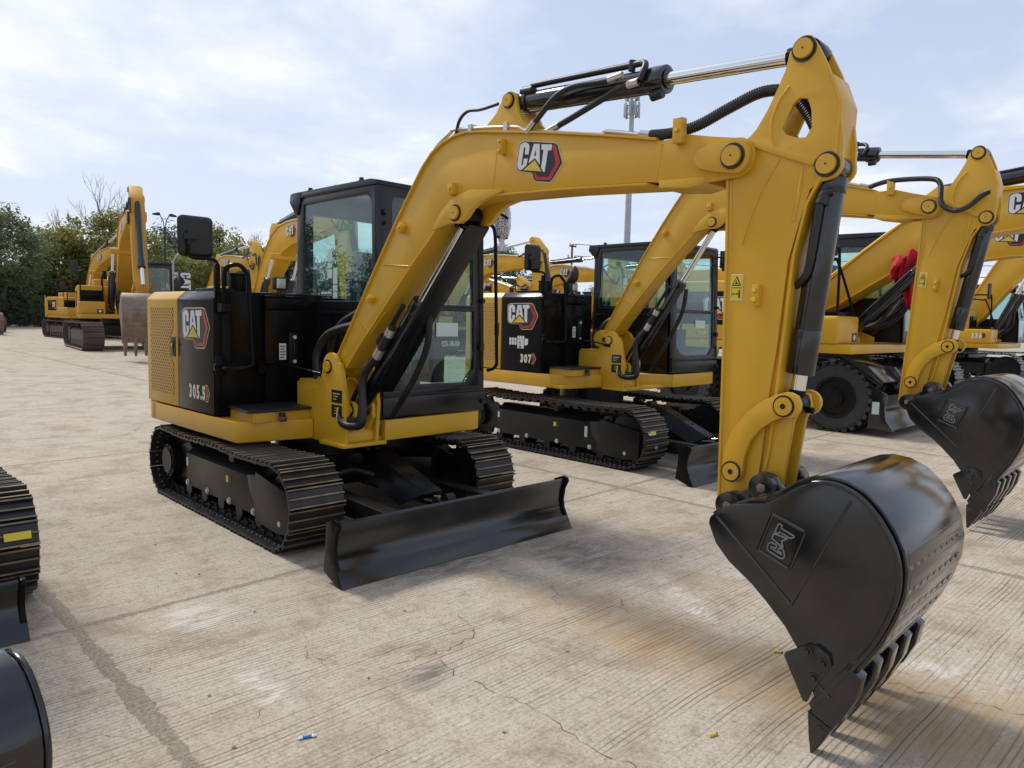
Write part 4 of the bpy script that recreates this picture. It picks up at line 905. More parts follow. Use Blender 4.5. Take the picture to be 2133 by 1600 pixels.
# ------------------------------------------------------------------ full-size excavators of the rows behind
def make_large(label, loc, rz, b_ang, s_ang, k_ang, num=None, wheeled=False, worn=False, cup=None, group='large excavators parked in rows behind the compact ones', zl=0, trim=False, slen=2.9, blen=5.7, uyaw=0, arch=1):
    """b_ang: chord angle of the boom, s_ang: stick direction (deg, -90 = hanging), k_ang: bucket curl"""
    global CT
    CT = None
    yel = YW if worn else Y; bkm = BUW if worn else BKG
    R = empty('wheeled_excavator' if wheeled else 'excavator', loc, rz); tag(R, label, 'excavator', None if wheeled else group)
    if not wheeled:
        for s in (-1, 1):
            y = s*1.28; tr = make_track(R, y-.31, y+.31, -1.75, 1.75, .47, .47, .19, .03, [TRKW if worn else TRK, TRKW if worn else GRO, BLD], links=False, holes=False)
            o = y+s*.18
            m = MB(); m.prism([(y-s*.1, .30), (o, .30), (o, .62), (o-s*.1, .70), (y-s*.1, .72)], 'x', -1.3, 1.25); m.prism([(1.2, .25), (1.85, .30), (1.9, .5), (1.3, .66)], 'y', y-.12, y+.12); m.prism([(-1.85, .3), (-1.2, .25), (-1.2, .66), (-1.7, .66)], 'y', y-.12, y+.1)
            for k in range(7): m.cyl((-1.15+k*.38, y-.2, .19), (-1.15+k*.38, y+.2, .19), .1, n=12)
            m.cyl((-1.75, y-.12, .47), (-1.75, o, .47), .26, n=20); m.cyl((1.75, y-.1, .47), (1.75, y+.1, .47), .38, n=20)
            for k in (-.5, .6): m.cyl((k, y-.12, .80), (k, y+.12, .80), .06, n=10)
            m.build('track_frame', TRKW if worn else CH, R, .012)
        m = MB(); m.box(-.7, .7, -.95, .95, .5, .85); m.box(-1.2, 1.2, -1.0, -.7, .5, .75); m.box(-1.2, 1.2, .7, 1.0, .5, .75); m.cyl((0, 0, .8), (0, 0, 1.06), .7, n=32); m.build('car_body', CH, R, .02)
    else:
        m = MB(); m.box(-1.9, 1.9, -.55, .55, .62, .95); m.box(-.5, .5, -.7, .7, .9, 1.1); m.cyl((0, 0, 1.0), (0, 0, 1.12), .65, n=32)
        for x in (-1.35, 1.3): m.cyl((x, -.7, .55), (x, .7, .55), .14, n=16)
        m.build('chassis', CH, R, .02)
        for x in (-1.35, 1.3):
            for s in (-1, 1):
                for y in (s*1.12, s*.78):
                    m = MB(); n = 40; prof = [(.30, -.13), (.40, -.148), (.475, -.145), (.505, -.12), (.512, 0), (.505, .12), (.475, .145), (.40, .148), (.30, .13)]
                    for k in range(n):
                        for q, w in prof: m.v.append((x+q*cos(2*pi*k/n), y+w, .52+q*sin(2*pi*k/n)))
                    P_ = len(prof)
                    for k in range(n):
                        for j in range(P_-1): m.f.append([k*P_+j, ((k+1) % n)*P_+j, ((k+1) % n)*P_+j+1, k*P_+j+1]); m.m.append(0)
                    for k in range(26):
                        for sd in (-1, 1):
                            a = 2*pi*(k+.25*sd)/26; M = Matrix.Translation((x, y, .52)) @ Matrix.Rotation(-a, 4, 'Y') @ Matrix.Translation((.515, sd*.075, 0)) @ Matrix.Rotation(sd*.35, 4, 'X')
                            m.box(-.03, .028, -.085, .085, -.032, .032, 0, M)
                    w = m.build('wheel', TYR, R, flat=False, ang=35)
                    m = MB(); m.cyl((x, y-.1, .52), (x, y+.1, .52), .295, n=36); m.ring((x, y+s*.12, .52), 'y', .27, .31, .05); m.cyl((x, y, .52), (x, y+s*.16, .52), .13, n=24)
                    for k in range(8): m.cyl((x+.09*cos(k*pi/4), y+s*.16, .52+.09*sin(k*pi/4)), (x+.09*cos(k*pi/4), y+s*.175, .52+.09*sin(k*pi/4)), .015, n=6)
                    m.build('rim', CH, w)
        for s in (-1, 1):
            m = MB(); m.strip([(.55, 1.0), (.75, 1.16), (1.35, 1.17), (1.78, .96), (1.98, .78)], .03, min(s*.62, s*1.28), max(s*.62, s*1.28)); m.prism([(.75, 1.16), (1.35, 1.17), (1.78, .96), (1.98, .78), (1.95, .72), (1.7, .9), (1.33, 1.1), (.75, 1.1)], 'y', s*1.28, s*1.25); m.build('fender', BKG, R, .01)
        m = MB(); m.prism([(2.15, .12), (2.05, .22), (2.0, .4), (2.02, .55), (2.06, .62), (1.98, .60), (1.93, .40), (1.98, .15)], 'y', -1.22, 1.22)
        for s in (-1, 1): m.prism([(2.16, .10), (2.05, .25), (2.02, .42), (2.05, .62), (1.82, .75), (1.80, .12)], 'y', s*1.26, s*1.22)
        b = m.build('dozer_blade', BKG, R, .01); CT = None
        for s in (-1, 1): m = MB(); m.prism([(1.6, 1.02), (1.9, 1.0), (2.05, .8), (1.98, .35), (1.85, .3), (1.75, .8), (1.6, .85)], 'y', s*.62, s*.56); m.cyl((1.85, s*.52, .82), (1.85, s*.68, .82), .07, n=18); m.build('blade_arm', BKG, R, .01)
        d = Decal((1.9, -1.262, .42), (1, 0, 0), (0, 0, 1), 1); d.rect(-.05, .05, -.09, .09, PGR); d.done('sticker', b)
    # upper
    CT = rotz(uyaw, (0, 0, zl))
    m = MB(); m.box(-1.9, 1.55, -1.38, 1.38, 1.06, 1.20); m.build('floor_frame', yel, R, .02)
    cw = [(-1.9, -1.42), (-2.3, -1.40), (-2.62, -1.1), (-2.75, -.5), (-2.75, .5), (-2.62, 1.1), (-2.3, 1.40), (-1.9, 1.42)]
    m = MB(); m.prism(cw, 'z', 1.08, 2.12); m.build('counterweight', yel, R, .05, 3)
    m = MB(); m.box(-1.88, -.15, -1.40, 1.40, 1.2, 2.18); m.box(-1.7, -.4, -.9, .3, 2.18, 2.42); hd = m.build('engine_cover', yel, R, .04, 3)
    m = MB(); m.box(-1.7, -.3, -1.41, -1.395, 1.45, 2.0); m.build('side_panel', BK, hd, .005)
    emblem((-.6, -1.412, 1.72), (1, 0, 0), (0, 0, 1), .6, hd)
    m = MB(); m.cyl((-1.1, -.5, 2.42), (-1.1, -.5, 2.75), .07, n=16); m.build('exhaust_stack', BK, R)
    m = MB(); m.box(-.12, 1.35, -1.41, -.62, 1.2, 1.62); m.box(-.12, .75, -1.38, -.62, 1.62, 2.16); bx = m.build('storage_box', yel, R, .05, 3)
    m = MB(); m.box(.76, 1.30, -1.36, -.66, 1.625, 1.68); m.box(.752, .78, -1.34, -.66, 1.68, 2.0); m.build('step_mat', BK, bx, .006)
    if num: numplate(num, (1.0, -1.412, 1.36), (1, 0, 0), (0, 0, 1), .17, bx)
    d = Decal((1.352, -.78, 1.30), (0, 1, 0), (0, 0, 1), 1); d.rect(-.09, .09, -.07, .07, BLD); d.poly([(0, .055), (.05, 0), (0, -.055), (-.05, 0)], WHT, 1); d.done('warning_decal', bx)
    m = MB(); m.tube([(1.30, -1.34, 1.62), (1.28, -1.34, 2.5), (1.2, -1.34, 2.62), (.75, -1.34, 2.62), (.68, -1.34, 2.5), (.66, -1.34, 2.1)], .022, 8); m.nx(); m.tube([(1.30, -.68, 1.62), (1.0, -.68, 2.45), (.9, -.68, 2.5), (.55, -.68, 2.5), (.45, -.68, 2.16)], .022, 8); m.each('handrail', BK, R)
    m = MB(); m.tube([(1.2, -1.34, 2.5), (1.25, -1.45, 2.62), (1.25, -1.5, 2.7)], .015, 8); m.box(1.22, 1.27, -1.62, -1.38, 2.5, 2.95); m.build('mirror', PLA, R, .02)
    # cab on the left
    y0, y1, xr, xf = .42, 1.42, -.10, 1.62; zb, zt = 1.22, 2.95
    m = MB(); o2 = [(xr, zb), (xf+.04, zb), (xf+.02, 1.9), (xf-.14, zt), (xr, zt)]; win = [(xr+.12, 1.95), (xf-.12, 1.95), (xf-.24, zt-.16), (xr+.12, zt-.14)]
    m.prism(o2, 'y', y0, y0+.05, holes=[win]); m.prism(o2, 'y', y1-.05, y1, holes=[win])
    def fx(z): return xf+.03-.0*(z) if z < 1.9 else xf+.02-.16*(z-1.9)/(zt-1.9)
    T = MB(); h1 = [(y0+.09, 1.98), (y1-.09, 1.98), (y1-.09, zt-.12), (y0+.09, zt-.12)]; h2 = [(y0+.12, 1.42), (y1-.12, 1.42), (y1-.09, 1.92), (y0+.09, 1.92)]
    T.prism([(y0, zb), (y1, zb), (y1, 1.9), (y1, zt), (y0, zt), (y0, 1.9)], 'x', -.05, 0, holes=[h1, h2])
    b = len(m.v); m.v += [(fx(p[2])+p[0], p[1], p[2]) for p in T.v]; m.f += [[b+i for i in f] for f in T.f]; m.m += T.m
    m.box(xr, xr+.05, y0+.05, y1-.05, zb, 2.0); m.prism([(xr-.08, zt), (xf-.1, zt), (xf-.16, zt+.07), (xr-.05, zt+.09)], 'y', y0-.02, y1+.02)
    cab = m.build('cab', CABM, R, .012)
    for y, n in ((y0+.02, 1), (y1-.02, -1)): pane([(p[0], y, p[1]) for p in win], (0, n, 0)).build('window', GLA, cab, flat=True)
    for h, nm in ((h1, 'windscreen'), (h2, 'lower_windscreen')): pane([(fx(z)-.02, y, z) for y, z in h], (-1, 0, 0)).build(nm, GLA, cab, flat=True)
    m = MB(); m.box(.2, .75, .65, 1.2, 1.4, 1.85); m.box(.12, .32, .65, 1.2, 1.85, 2.55); m.build('seat', SEA, R, .04)
    m = MB(); m.tube([(xf-.1, y1, 2.6), (xf+.12, y1+.12, 2.6), (xf+.12, y1+.12, 2.45)], .012, 6); m.box(xf+.08, xf+.13, y1+.02, y1+.24, 2.05, 2.45); m.build('mirror', PLA, R, .02)
    # boom
    f = (.30, 1.75); ca, sa = cos(radians(b_ang)), sin(radians(b_ang)); kx = blen/5.7
    def bp(s, n): n = n*arch; return (f[0]+s*kx*ca-n*sa, f[1]+s*kx*sa+n*ca)
    cl = [(0, 0, .20), (.55, .24, .30), (1.1, .55, .36), (1.7, .86, .40), (2.2, 1.02, .42), (2.7, 1.05, .40), (3.3, .92, .36), (4.2, .58, .29), (5.2, .2, .21), (5.6, .05, .17)]
    up_ = [bp(a, b+c) for a, b, c in cl]; lo = [bp(a, b-c) for a, b, c in cl]
    m = MB(); tip = bp(5.7, 0); m.prism(up_+[bp(5.82, .06), bp(5.82, -.06)]+list(reversed(lo)), 'y', -.22, .22); m.strip(up_, .02, -.25, .25); m.strip(lo, -.02, -.25, .25)
    m.cyl((f[0], -.38, f[1]), (f[0], .38, f[1]), .2, n=20); m.cyl((tip[0], -.26, tip[1]), (tip[0], .26, tip[1]), .15, n=20)
    bo = m.build('boom', yel, R, .01)
    e0, e1 = bp(3.35, .93), bp(3.9, .73)
    em = emblem((e0[0], -.2215, e0[1]), (e1[0]-e0[0], 0, e1[1]-e0[1]), (-(e1[1]-e0[1]), 0, e1[0]-e0[0]), .62, bo)
    m = MB(); q = bp(2.35, .62); m.cyl((q[0], -.5, q[1]), (q[0], .5, q[1]), .10, n=18); ea = bp(2.25, 1.75); eb = [bp(1.7, 1.24), bp(2.05, 1.72), bp(2.25, 1.84), bp(2.45, 1.72), bp(2.95, 1.38)]
    for s in (-1, 1): m.prism(eb, 'y', s*.12, s*.16)
    m.build('cylinder_ear', yel, bo, .006)
    m = MB()
    for y in (-.17, -.10, .12, .18): m.tube([(p[0], y, p[1]) for p in [bp(.5, .6), bp(1.1, .97), bp(1.7, 1.32), bp(2.2, 1.5), bp(2.7, 1.5), bp(3.3, 1.33), bp(4.2, .93), bp(5.0, .52)]], .022, 6); m.nx()
    m.each('hydraulic_line', yel if trim or worn else ALU, bo)
    # bracket, boom cylinders
    m = MB()
    for s in (-1, 1): m.prism([(-.2, 1.15), (1.25, 1.15), (1.25, 1.3), (1.0, 1.4), (.6, 1.7), (.45, 1.93), (.3, 1.98), (.12, 1.9), (-.1, 1.5)], 'y', s*.34, s*.28)
    m.box(-.2, .7, -.28, .28, 1.15, 1.35); m.build('boom_bracket', yel, R, .01)
    for s in (-1, 1):
        A = Vector((1.1, s*.42, 1.32)); B = Vector((q[0], s*.42, q[1])); d = (B-A).normalized(); L = (B-A).length
        m = MB(); m.cyl(A+d*.05, A+d*1.45, .085, n=22); m.cyl(A+d*1.3, A+d*1.5, .105, n=22); m.cyl(A+Vector((0, -.1, 0)), A+Vector((0, .1, 0)), .1, n=18); m.tube([A+d*.2+Vector((0, s*.1, .07)), A+d*1.3+Vector((0, s*.1, .07))], .025, 8); m.build('boom_cylinder', BKG, R)
        m = MB(); m.cyl(A+d*1.5, B-d*.05, .05, n=20); m.build('cylinder_rod', CHR, R)
        m = MB(); m.tube([(.75, s*.2, 1.4), A+d*.25+Vector((.18, -s*.12, .0)), A+d*.7+Vector((.12, -s*.1, 0)), A+d*1.1+Vector((.03, -s*.08, 0))], .028, 8); m.nx(); m.tube([(.8, s*.1, 1.35), A+d*.35+Vector((.2, -s*.18, .0)), A+d*.8+Vector((.14, -s*.2, 0))], .028, 8); m.each('hydraulic_hose', RUB, R)
    # stick
    cs, ss = cos(radians(s_ang)), sin(radians(s_ang)); k = slen/2.9
    def sp(a, n): return (tip[0]+a*cs+n*ss*-1, tip[1]+a*ss+n*cs)       # n positive = outer side
    pl = [(-.92, -.14), (-.98, .02), (-.9, .13), (-.45, .42), (-.30, .47), (-.18, .42), (.3, .40), (2.55*k, .18), (2.9*k+.08, .06), (2.9*k+.08, -.08), (2.8*k, -.14), (.7, -.24), (.15, -.22), (-.15, -.20), (-.5, -.13)]
    m = MB(); m.prism([sp(a, b) for a, b in pl], 'y', -.17, .17)
    ol = [sp(a, b) for a, b in pl[3:9]]; m.strip(ol, .015, -.19, .19)
    st = m.build('stick', yel, R, .012)
    m = MB(); c = sp(-.85, 0); bc = sp(-.35, .37); ib = sp(2.35*k, .0)
    for pnt in (c, bc, ib): m.cyl((pnt[0], -.2, pnt[1]), (pnt[0], .2, pnt[1]), .075, n=18); m.nx()
    m.each('pin', yel, st)
    A = Vector((ea[0], 0, ea[1])); B = Vector((c[0], 0, c[1])); d = (B-A).normalized(); L = (B-A).length
    m = MB(); m.cyl(A, A+d*min(2.0, L*.72), .095, n=22); m.cyl(A+d*(min(2.0, L*.72)-.2), A+d*min(2.0, L*.72), .115, n=22); m.tube([A+d*.2+Vector((0, 0, .11)), A+d*1.7+Vector((0, 0, .12))], .025, 8); m.build('stick_cylinder', BKG, R)
    m = MB(); m.cyl(A+d*min(2.0, L*.72), B, .05, n=20); m.build('cylinder_rod', CHR, R)
    lt = sp(2.42*k, .62); A = Vector((bc[0], 0, bc[1])); B = Vector((lt[0], 0, lt[1])); d = (B-A).normalized(); L = (B-A).length
    m = MB(); m.cyl(A, A+d*L*.8, .085, n=22); m.cyl(A+d*(L*.8-.22), A+d*L*.8, .11, n=22); m.build('bucket_cylinder', BKG, R)
    m = MB(); m.cyl(A+d*L*.8, B, .045, n=18); m.build('cylinder_rod', CHR, R)
    m = MB(); p0 = sp(-.1, -.25); m.tube([(q2[0], -.24, q2[1]) for q2 in (bp(5.0, .5), bp(5.4, .42), sp(-.3, -.3), sp(.1, -.05), sp(.35, .2), sp(.1, .42))], .03, 8); m.nx(); m.tube([(q2[0], -.2, q2[1]) for q2 in (bp(5.0, .5), bp(5.5, .5), sp(-.5, -.1), sp(-.3, .2), sp(-.3, .5), sp(.2, .55))], .03, 8); m.each('hydraulic_hose', RUB, R)
    # linkage and bucket
    bt = sp(2.9*k, 0); ka = radians(k_ang); ck, sk = cos(ka), sin(ka)
    def kp(x, z): return (bt[0]+1.62*(x*ck-z*sk), bt[1]+1.62*(x*sk+z*ck))
    bl = kp(.15, .105)
    m = MB()
    for s in (-1, 1):
        m.prism([(ib[0]-.05, ib[1]-.06), (lt[0]-.06, lt[1]-.06), (lt[0]+.06, lt[1]+.07), (ib[0]+.05, ib[1]+.08)], 'y', s*.2, s*.24)
        m.prism([(lt[0]-.07, lt[1]), (bl[0]-.07, bl[1]), (bl[0]+.07, bl[1]), (lt[0]+.07, lt[1])], 'y', s*.15, s*.08)
    m.build('bucket_link', yel, R, .01)
    hw = .56; loc2 = [(p[0]-3.925, p[1]-.79) for p in BKT]; lf = [(p[0]-3.925, p[1]-.79) for p in BKT_F]
    m = MB(); m.strip([kp(*p) for p in loc2[5:]]+[kp(.55, -.57)], .03, -hw, hw)
    for kx_ in (14, 16, 18): a, b = Vector(loc2[kx_]), Vector(loc2[kx_+1]); n_ = (b-a).normalized(); n_ = Vector((n_.y*-1, n_.x))*.03; n_ = -n_ if n_.dot(a-Vector((.42, -.14))) < 0 else n_; m.prism([kp(*a), kp(*b), kp(*(b+n_)), kp(*(a+n_))], 'y', -hw+.04, hw-.04)
    bu = m.build('bucket', bkm, R, .006)
    for s in (-1, 1): m = MB(); m.prism([kp(*p) for p in loc2+[(.62, -.47)]+lf], 'y', s*(hw+.02), s*(hw-.02)); m.build('side_plate', bkm, bu, .006)
    m = MB()
    for s in (-1, 1): m.prism([kp(*p) for p in ((-.05, .05), (.0, .07), (.10, .16), (.17, .16), (.22, .10), (.38, .14), (.38, .05), (.05, 0), (0, -.06))], 'y', s*.2, s*.26)
    m.build('bucket_ear', bkm, bu, .006)
    for i in range(5):
        y = -hw+.06+(2*hw-.12)*i/4; m = MB(); tp = [(.62, -.45), (.60, -.60), (.525, -.80), (.505, -.66), (.535, -.56)]; w = [.05, .05, .03, .05, .05]
        n = len(tp); P2 = [kp(*p) for p in tp]; m.add([(p[0], y-c_, p[1]) for p, c_ in zip(P2, w)]+[(p[0], y+c_, p[1]) for p, c_ in zip(P2, w)], [tuple(range(n)), tuple(range(2*n-1, n-1, -1))]+[(i2, (i2+1) % n, n+(i2+1) % n, n+i2) for i2 in range(n)]); m.build('tooth', bkm, bu, .008)
    CT = None
    return R

# ================================================================== ASSEMBLY
ROW = 'compact excavators parked in the front row'
make_mini('compact yellow excavator in front with number 305.5 on its black side panel', dict(kind='a', loc=(0, 0, 0), num='305.5', group=ROW,
    xr=-.985, xf=1.005, r=.30, yo=.99, sw=.40, bx=1.94, bw=.996, yaw=.022, wrap=True))
P2 = dict(kind='b', loc=(-.43, 4.03, 0), num='307', group=ROW, xr=-1.13, xf=1.22, r=.335, yo=.985, sw=.42, bx=2.20, bw=1.08, uz=.165, chamfer=.20, tape=True, bro=-.12, ew=.50, nh=.11)
P2['cabf'] = lambda p: (p[0]+.03, p[1]+.42, .8+(p[2]-.8)*.89)
P2['pose'] = dict(boom=None, stick=simil((3.845, 2.29), (4.075, .895), (3.86, 2.43), (3.99, .90)), bucket=simil((4.075, .895), (4.45, 0), (3.99, .90), (4.40, -.145)), cb=lambda p: (p[0]-.12, p[1], p[2]), bct=.62)
_s = simil((.66, 1.19), (3.845, 2.29), (.38, 1.20), (3.86, 2.43))
def _boom307(p):
    x, y, z = _s(p); s = max(0, min(1, (x-.38)/3.48)); b = .17*sin(pi*s**.75)
    return (x-.4*b, y, z+.85*b)
P2['pose']['boom'] = _boom307
make_mini('compact yellow excavator with number 307 on its black side panel, behind the front one', P2)
P3 = dict(kind='a', loc=(-.21, -3.29, 0), num='305.5', group=ROW, xr=-.985, xf=1.005, r=.30, yo=.99, sw=.40, bx=1.76, bw=.85, bh=.74, tape=True, bare=True, yaw=-.12, uy=-.22, ux=-.25, ayaw=.322)
P3['pose'] = dict(boom=simil((.66, 1.19), (3.845, 2.29), (.66, 1.19), (3.55, 2.15)), stick=simil((3.845, 2.29), (4.075, .895), (3.55, 2.15), (3.72, .62)), bucket=simil((4.075, .895), (4.45, 0), (3.72, .62), (3.96, -.02)))
make_mini('compact excavator cut off by the left edge, only track, blade end and bucket showing', P3)

def scaled(o, s): o.scale = (s, s, s); return o
scaled(make_large('large dusty excavator facing the camera beyond the front row, brown worn bucket', (-27.3, 6.47, 0), -.1, 24, -68, 3, worn=True, uyaw=-.115), 1.15)
make_large('excavator half hidden behind the dusty one with the brown bucket', (-39.5, 8.25, 0), .06, 30, -75, 0, worn=True)
make_large('excavator at the far left edge beneath the dark trees, only its track showing', (-51.8, 4.7, 0), 0, 20, -80, 0, worn=True)
scaled(make_large('excavator with boom and upright stick seen above the front engine cover by the mirror', (-36.3, 13.4, 0), 0, 20, -84, 0), 1.1)
make_large('excavator whose arched boom rises just left of the front cab', (-18.0, 7.75, 0), 0, 25, -80, 0)
make_large('excavator with low boom and stick tip beside the dark round tree in the middle', (-20.0, 17.4, 0), 0, 21, -78, 0)
make_large('excavator with boom seen just left of the second cab roof', (-19.2, 21.0, 0), 0, 17, -80, 0)
make_large('excavator seen through the glass of the second cab', (-18.6, 24.8, 0), 0, 17, -80, 0)
make_large('low excavator boom in the gap between the two middle emblem booms', (-28, 24.4, 0), 0, 12, -70, 0)
make_large('excavator furthest back in the middle, small between the booms', (-30, 30.5, 0), 0, 16, -80, 0)
make_large('excavator deep in the yard behind the second cab', (-24, 33.5, 0), 0, 14, -80, 0)
make_large('black and yellow wheeled excavator with fat twin tyres and raised blade', (-.3, 9.25, 0), 0, 13, -84, 0, wheeled=True, zl=.12, arch=.74, trim=True)
make_large('excavator behind the wheeled one, its emblem boom crossing the right edge', (-1.6, 14.6, 0), 0, 14, -80, 0, trim=True)
make_large('tracked excavator with number 336 at the right edge', (-1.6, 23.4, 0), 0, 30, -80, 0, num='336', trim=True)

# red cloth draped on the wheeled machine's cab
m = MB(); n = 26
for i in range(n):
    for j in range(n):
        u, v = i/(n-1), j/(n-1); ln = .36+.55*max(0, min(1, (u-.48)/.14))
        x = 1.36+.40*u-.05*v*(u-.5)+.03*sin(5*v+3*u); y = 8.90+.055*sin(17*u+2.5*v)*(.4+v)+.03*sin(9*v+6*u)-.10*sin(pi*v)*(u < .5); z = 2.62+.17*u+.03*sin(13*u)-v*ln+.02*sin(11*u+7*v)
        m.v.append((x, y, z))
for i in range(n-1):
    for j in range(n-1): a = i*n+j; m.f.append([a, a+1, a+n+1, a+n]); m.m.append(0)
c = m.build('red_cloth', CLO, None); sm = c.modifiers.new('t', 'SOLIDIFY'); sm.thickness = .012
tag(c, 'crumpled bright red cloth hanging beneath a boom beside the second bucket stick', 'cloth')

# ------------------------------------------------------------------ ground
def ground_mat():
    m, t, p = nt('broom_grooved_concrete'); v = coords(t)
    s = t.nodes.new('ShaderNodeSeparateXYZ'); t.links.new(v, s.inputs[0]); X, Yc = s.outputs[0], s.outputs[1]
    n1 = noise(t, .35, 5, .6, v); n2 = noise(t, 2.2, 7, .66, v, .4); n3 = noise(t, 70, 5, .75, v); n4 = noise(t, 9, 8, .74, v, .3); n5 = noise(t, 26, 6, .75, v, .2)
    col = mix(t, ramp(t, n1, [(.35, g(0)), (.65, g(1))]), (.45, .365, .265), (.50, .43, .335))
    col = mix(t, ramp(t, n2, [(.42, g(0)), (.66, g(.75))]), col, (.55, .49, .40))
    col = mix(t, ramp(t, n2, [(.34, g(.6)), (.47, g(0))]), col, (.30, .235, .165))
    col = mix(t, ramp(t, n4, [(.53, g(0)), (.70, g(.7))]), col, (.225, .18, .13))
    col = mix(t, ramp(t, n5, [(.50, g(0)), (.68, g(.5))]), col, (.20, .16, .118))
    col = mix(t, ramp(t, n3, [(.36, g(.6)), (.50, g(0))]), col, (.19, .16, .125))
    col = mix(t, ramp(t, n3, [(.56, g(0)), (.70, g(.5))]), col, (.66, .61, .53))
    # streaks along the brooming direction
    st = noise(t, 1, 6, .68, mapping(t, v, (46, 3.4, 1))); col = mix(t, mth(t, 'MULTIPLY', ramp(t, st, [(.54, g(0)), (.68, g(.7))]), ramp(t, n2, [(.40, g(.1)), (.6, g(1))])), col, (.66, .60, .51))
    st2 = noise(t, 1, 6, .68, mapping(t, v, (36, 2.4, 1)), .2); col = mix(t, ramp(t, st2, [(.56, g(0)), (.72, g(.55))]), col, (.23, .18, .13))
    # rust stains, pale and dark patches at fixed places
    def blob(cx, cy, rx, ry, rot=0):
        c, q = cos(rot), sin(rot); dx = mth(t, 'SUBTRACT', X, cx); dy = mth(t, 'SUBTRACT', Yc, cy)
        a = mth(t, 'DIVIDE', mth(t, 'ADD', mth(t, 'MULTIPLY', dx, c), mth(t, 'MULTIPLY', dy, q)), rx)
        b = mth(t, 'DIVIDE', mth(t, 'SUBTRACT', mth(t, 'MULTIPLY', dy, c), mth(t, 'MULTIPLY', dx, q)), ry)
        r = mth(t, 'ADD', mth(t, 'MULTIPLY', a, a), mth(t, 'MULTIPLY', b, b)); r = mth(t, 'SUBTRACT', 1.0, r, clamp=True); return r
    rn = noise(t, 1, 5, .7, mapping(t, v, (9, 3.2, 1)), .5)
    def blotch(col, bl, c, k=1.0, lo=.38, hi=.62):
        return mix(t, mth(t, 'MULTIPLY', mth(t, 'MULTIPLY', bl, k), ramp(t, rn, [(lo, g(0)), (hi, g(1))]), clamp=True), col, c)
    for a in ((3.05, -.15, .8, .40), (3.75, -.12, .7, .44), (4.35, -.05, .75, .45), (4.85, .15, .7, .6)): col = blotch(col, blob(*a), (.43, .31, .175), .9, .30, .62)
    rn = noise(t, 1, 4, .6, mapping(t, v, (17, 1.6, 1)), .3)
    for a in ((3.55, -.16, .55, .22), (4.15, -.1, .5, .26), (4.72, .05, .5, .42)): col = blotch(col, blob(*a), (.36, .20, .085), 1.0, .50, .68)
    rn = noise(t, 1, 6, .72, mapping(t, v, (14, 5, 1)), .4)
    for a in ((3.35, .38, .50, .09, -.55), (2.68, -1.82, .34, .10, .0), (2.5, -2.68, .5, .12, 0), (4.5, .55, .3, .12, .2), (1.75, -1.75, .25, .2, 0)): col = blotch(col, blob(*a), (.66, .62, .55), .95, .44, .58)
    for a in ((2.35, .55, .55, .4, 0), (3.05, -1.25, .12, .16, .3), (1.95, -.2, .3, .6, 0)): col = blotch(col, blob(*a), (.19, .165, .14), 1.1, .35, .6)  # darker patches at the blade and near the cracks
    # saw-cut drainage grooves running along y
    wob = mth(t, 'MULTIPLY', mth(t, 'SUBTRACT', noise(t, .8, 2, .5, v), .5), .09)
    ph = mth(t, 'DIVIDE', mth(t, 'ADD', X, wob), .026); fr = mth(t, 'ABSOLUTE', mth(t, 'SUBTRACT', mth(t, 'FRACT', ph), .5))
    wn = t.nodes.new('ShaderNodeTexWhiteNoise'); wn.noise_dimensions = '1D'; t.links.new(mth(t, 'FLOOR', ph), wn.inputs['W'])
    seg = noise(t, 1, 4, .6, mapping(t, v, (14, .8, 1)))
    gm = mth(t, 'MULTIPLY', ramp(t, fr, [(.0, g(1)), (.08, g(.8)), (.19, g(0))]), mth(t, 'MULTIPLY', ramp(t, seg, [(.36, g(.12)), (.55, g(1))]), mth(t, 'MULTIPLY_ADD', wn.outputs[0], .75, .25)), clamp=True)
    big = ramp(t, noise(t, .9, 3, .6, v), [(.34, g(.15)), (.52, g(1))]); gm = mth(t, 'MULTIPLY', gm, big)
    col = mix(t, mth(t, 'MULTIPLY', gm, .8), col, (.11, .085, .058))
    # joints between the cast slabs, filled with soil
    jn = mth(t, 'MULTIPLY', mth(t, 'SUBTRACT', noise(t, 6, 10, .82, v), .5), .13)
    jw = mth(t, 'MULTIPLY_ADD', noise(t, 1.3, 8, .75, v), .12, -.036)
    jy = mth(t, 'PINGPONG', mth(t, 'ADD', mth(t, 'ADD', Yc, 2.25+46.5), jn), 2.325)
    jx = mth(t, 'PINGPONG', mth(t, 'ADD', mth(t, 'ADD', mth(t, 'MULTIPLY_ADD', Yc, .045, -1.42+46), X), jn), 2.30)
    jm = mth(t, 'MAXIMUM', mth(t, 'LESS_THAN', mth(t, 'SUBTRACT', jy, mth(t, 'MULTIPLY', jw, 1.0)), .008), mth(t, 'LESS_THAN', mth(t, 'SUBTRACT', jx, mth(t, 'MULTIPLY', jw, .62)), .006))
    soil = mix(t, ramp(t, noise(t, 60, 8, .85, v), [(.4, g(0)), (.6, g(1))]), (.105, .085, .06), (.37, .31, .235)); col = mix(t, mth(t, 'MULTIPLY', jm, .8), col, soil)
    # hairline cracks
    vo = t.nodes.new('ShaderNodeTexVoronoi'); vo.feature = 'DISTANCE_TO_EDGE'; vo.inputs['Scale'].default_value = .55
    dv = t.nodes.new('ShaderNodeVectorMath'); dv.operation = 'ADD'; nz = t.nodes.new('ShaderNodeTexNoise'); nz.inputs['Scale'].default_value = 2.4; nz.inputs['Detail'].default_value = 6
    sc_ = t.nodes.new('ShaderNodeVectorMath'); sc_.operation = 'SCALE'; sc_.inputs['Scale'].default_value = .35; t.links.new(v, nz.inputs['Vector']); t.links.new(nz.outputs['Color'], sc_.inputs[0])
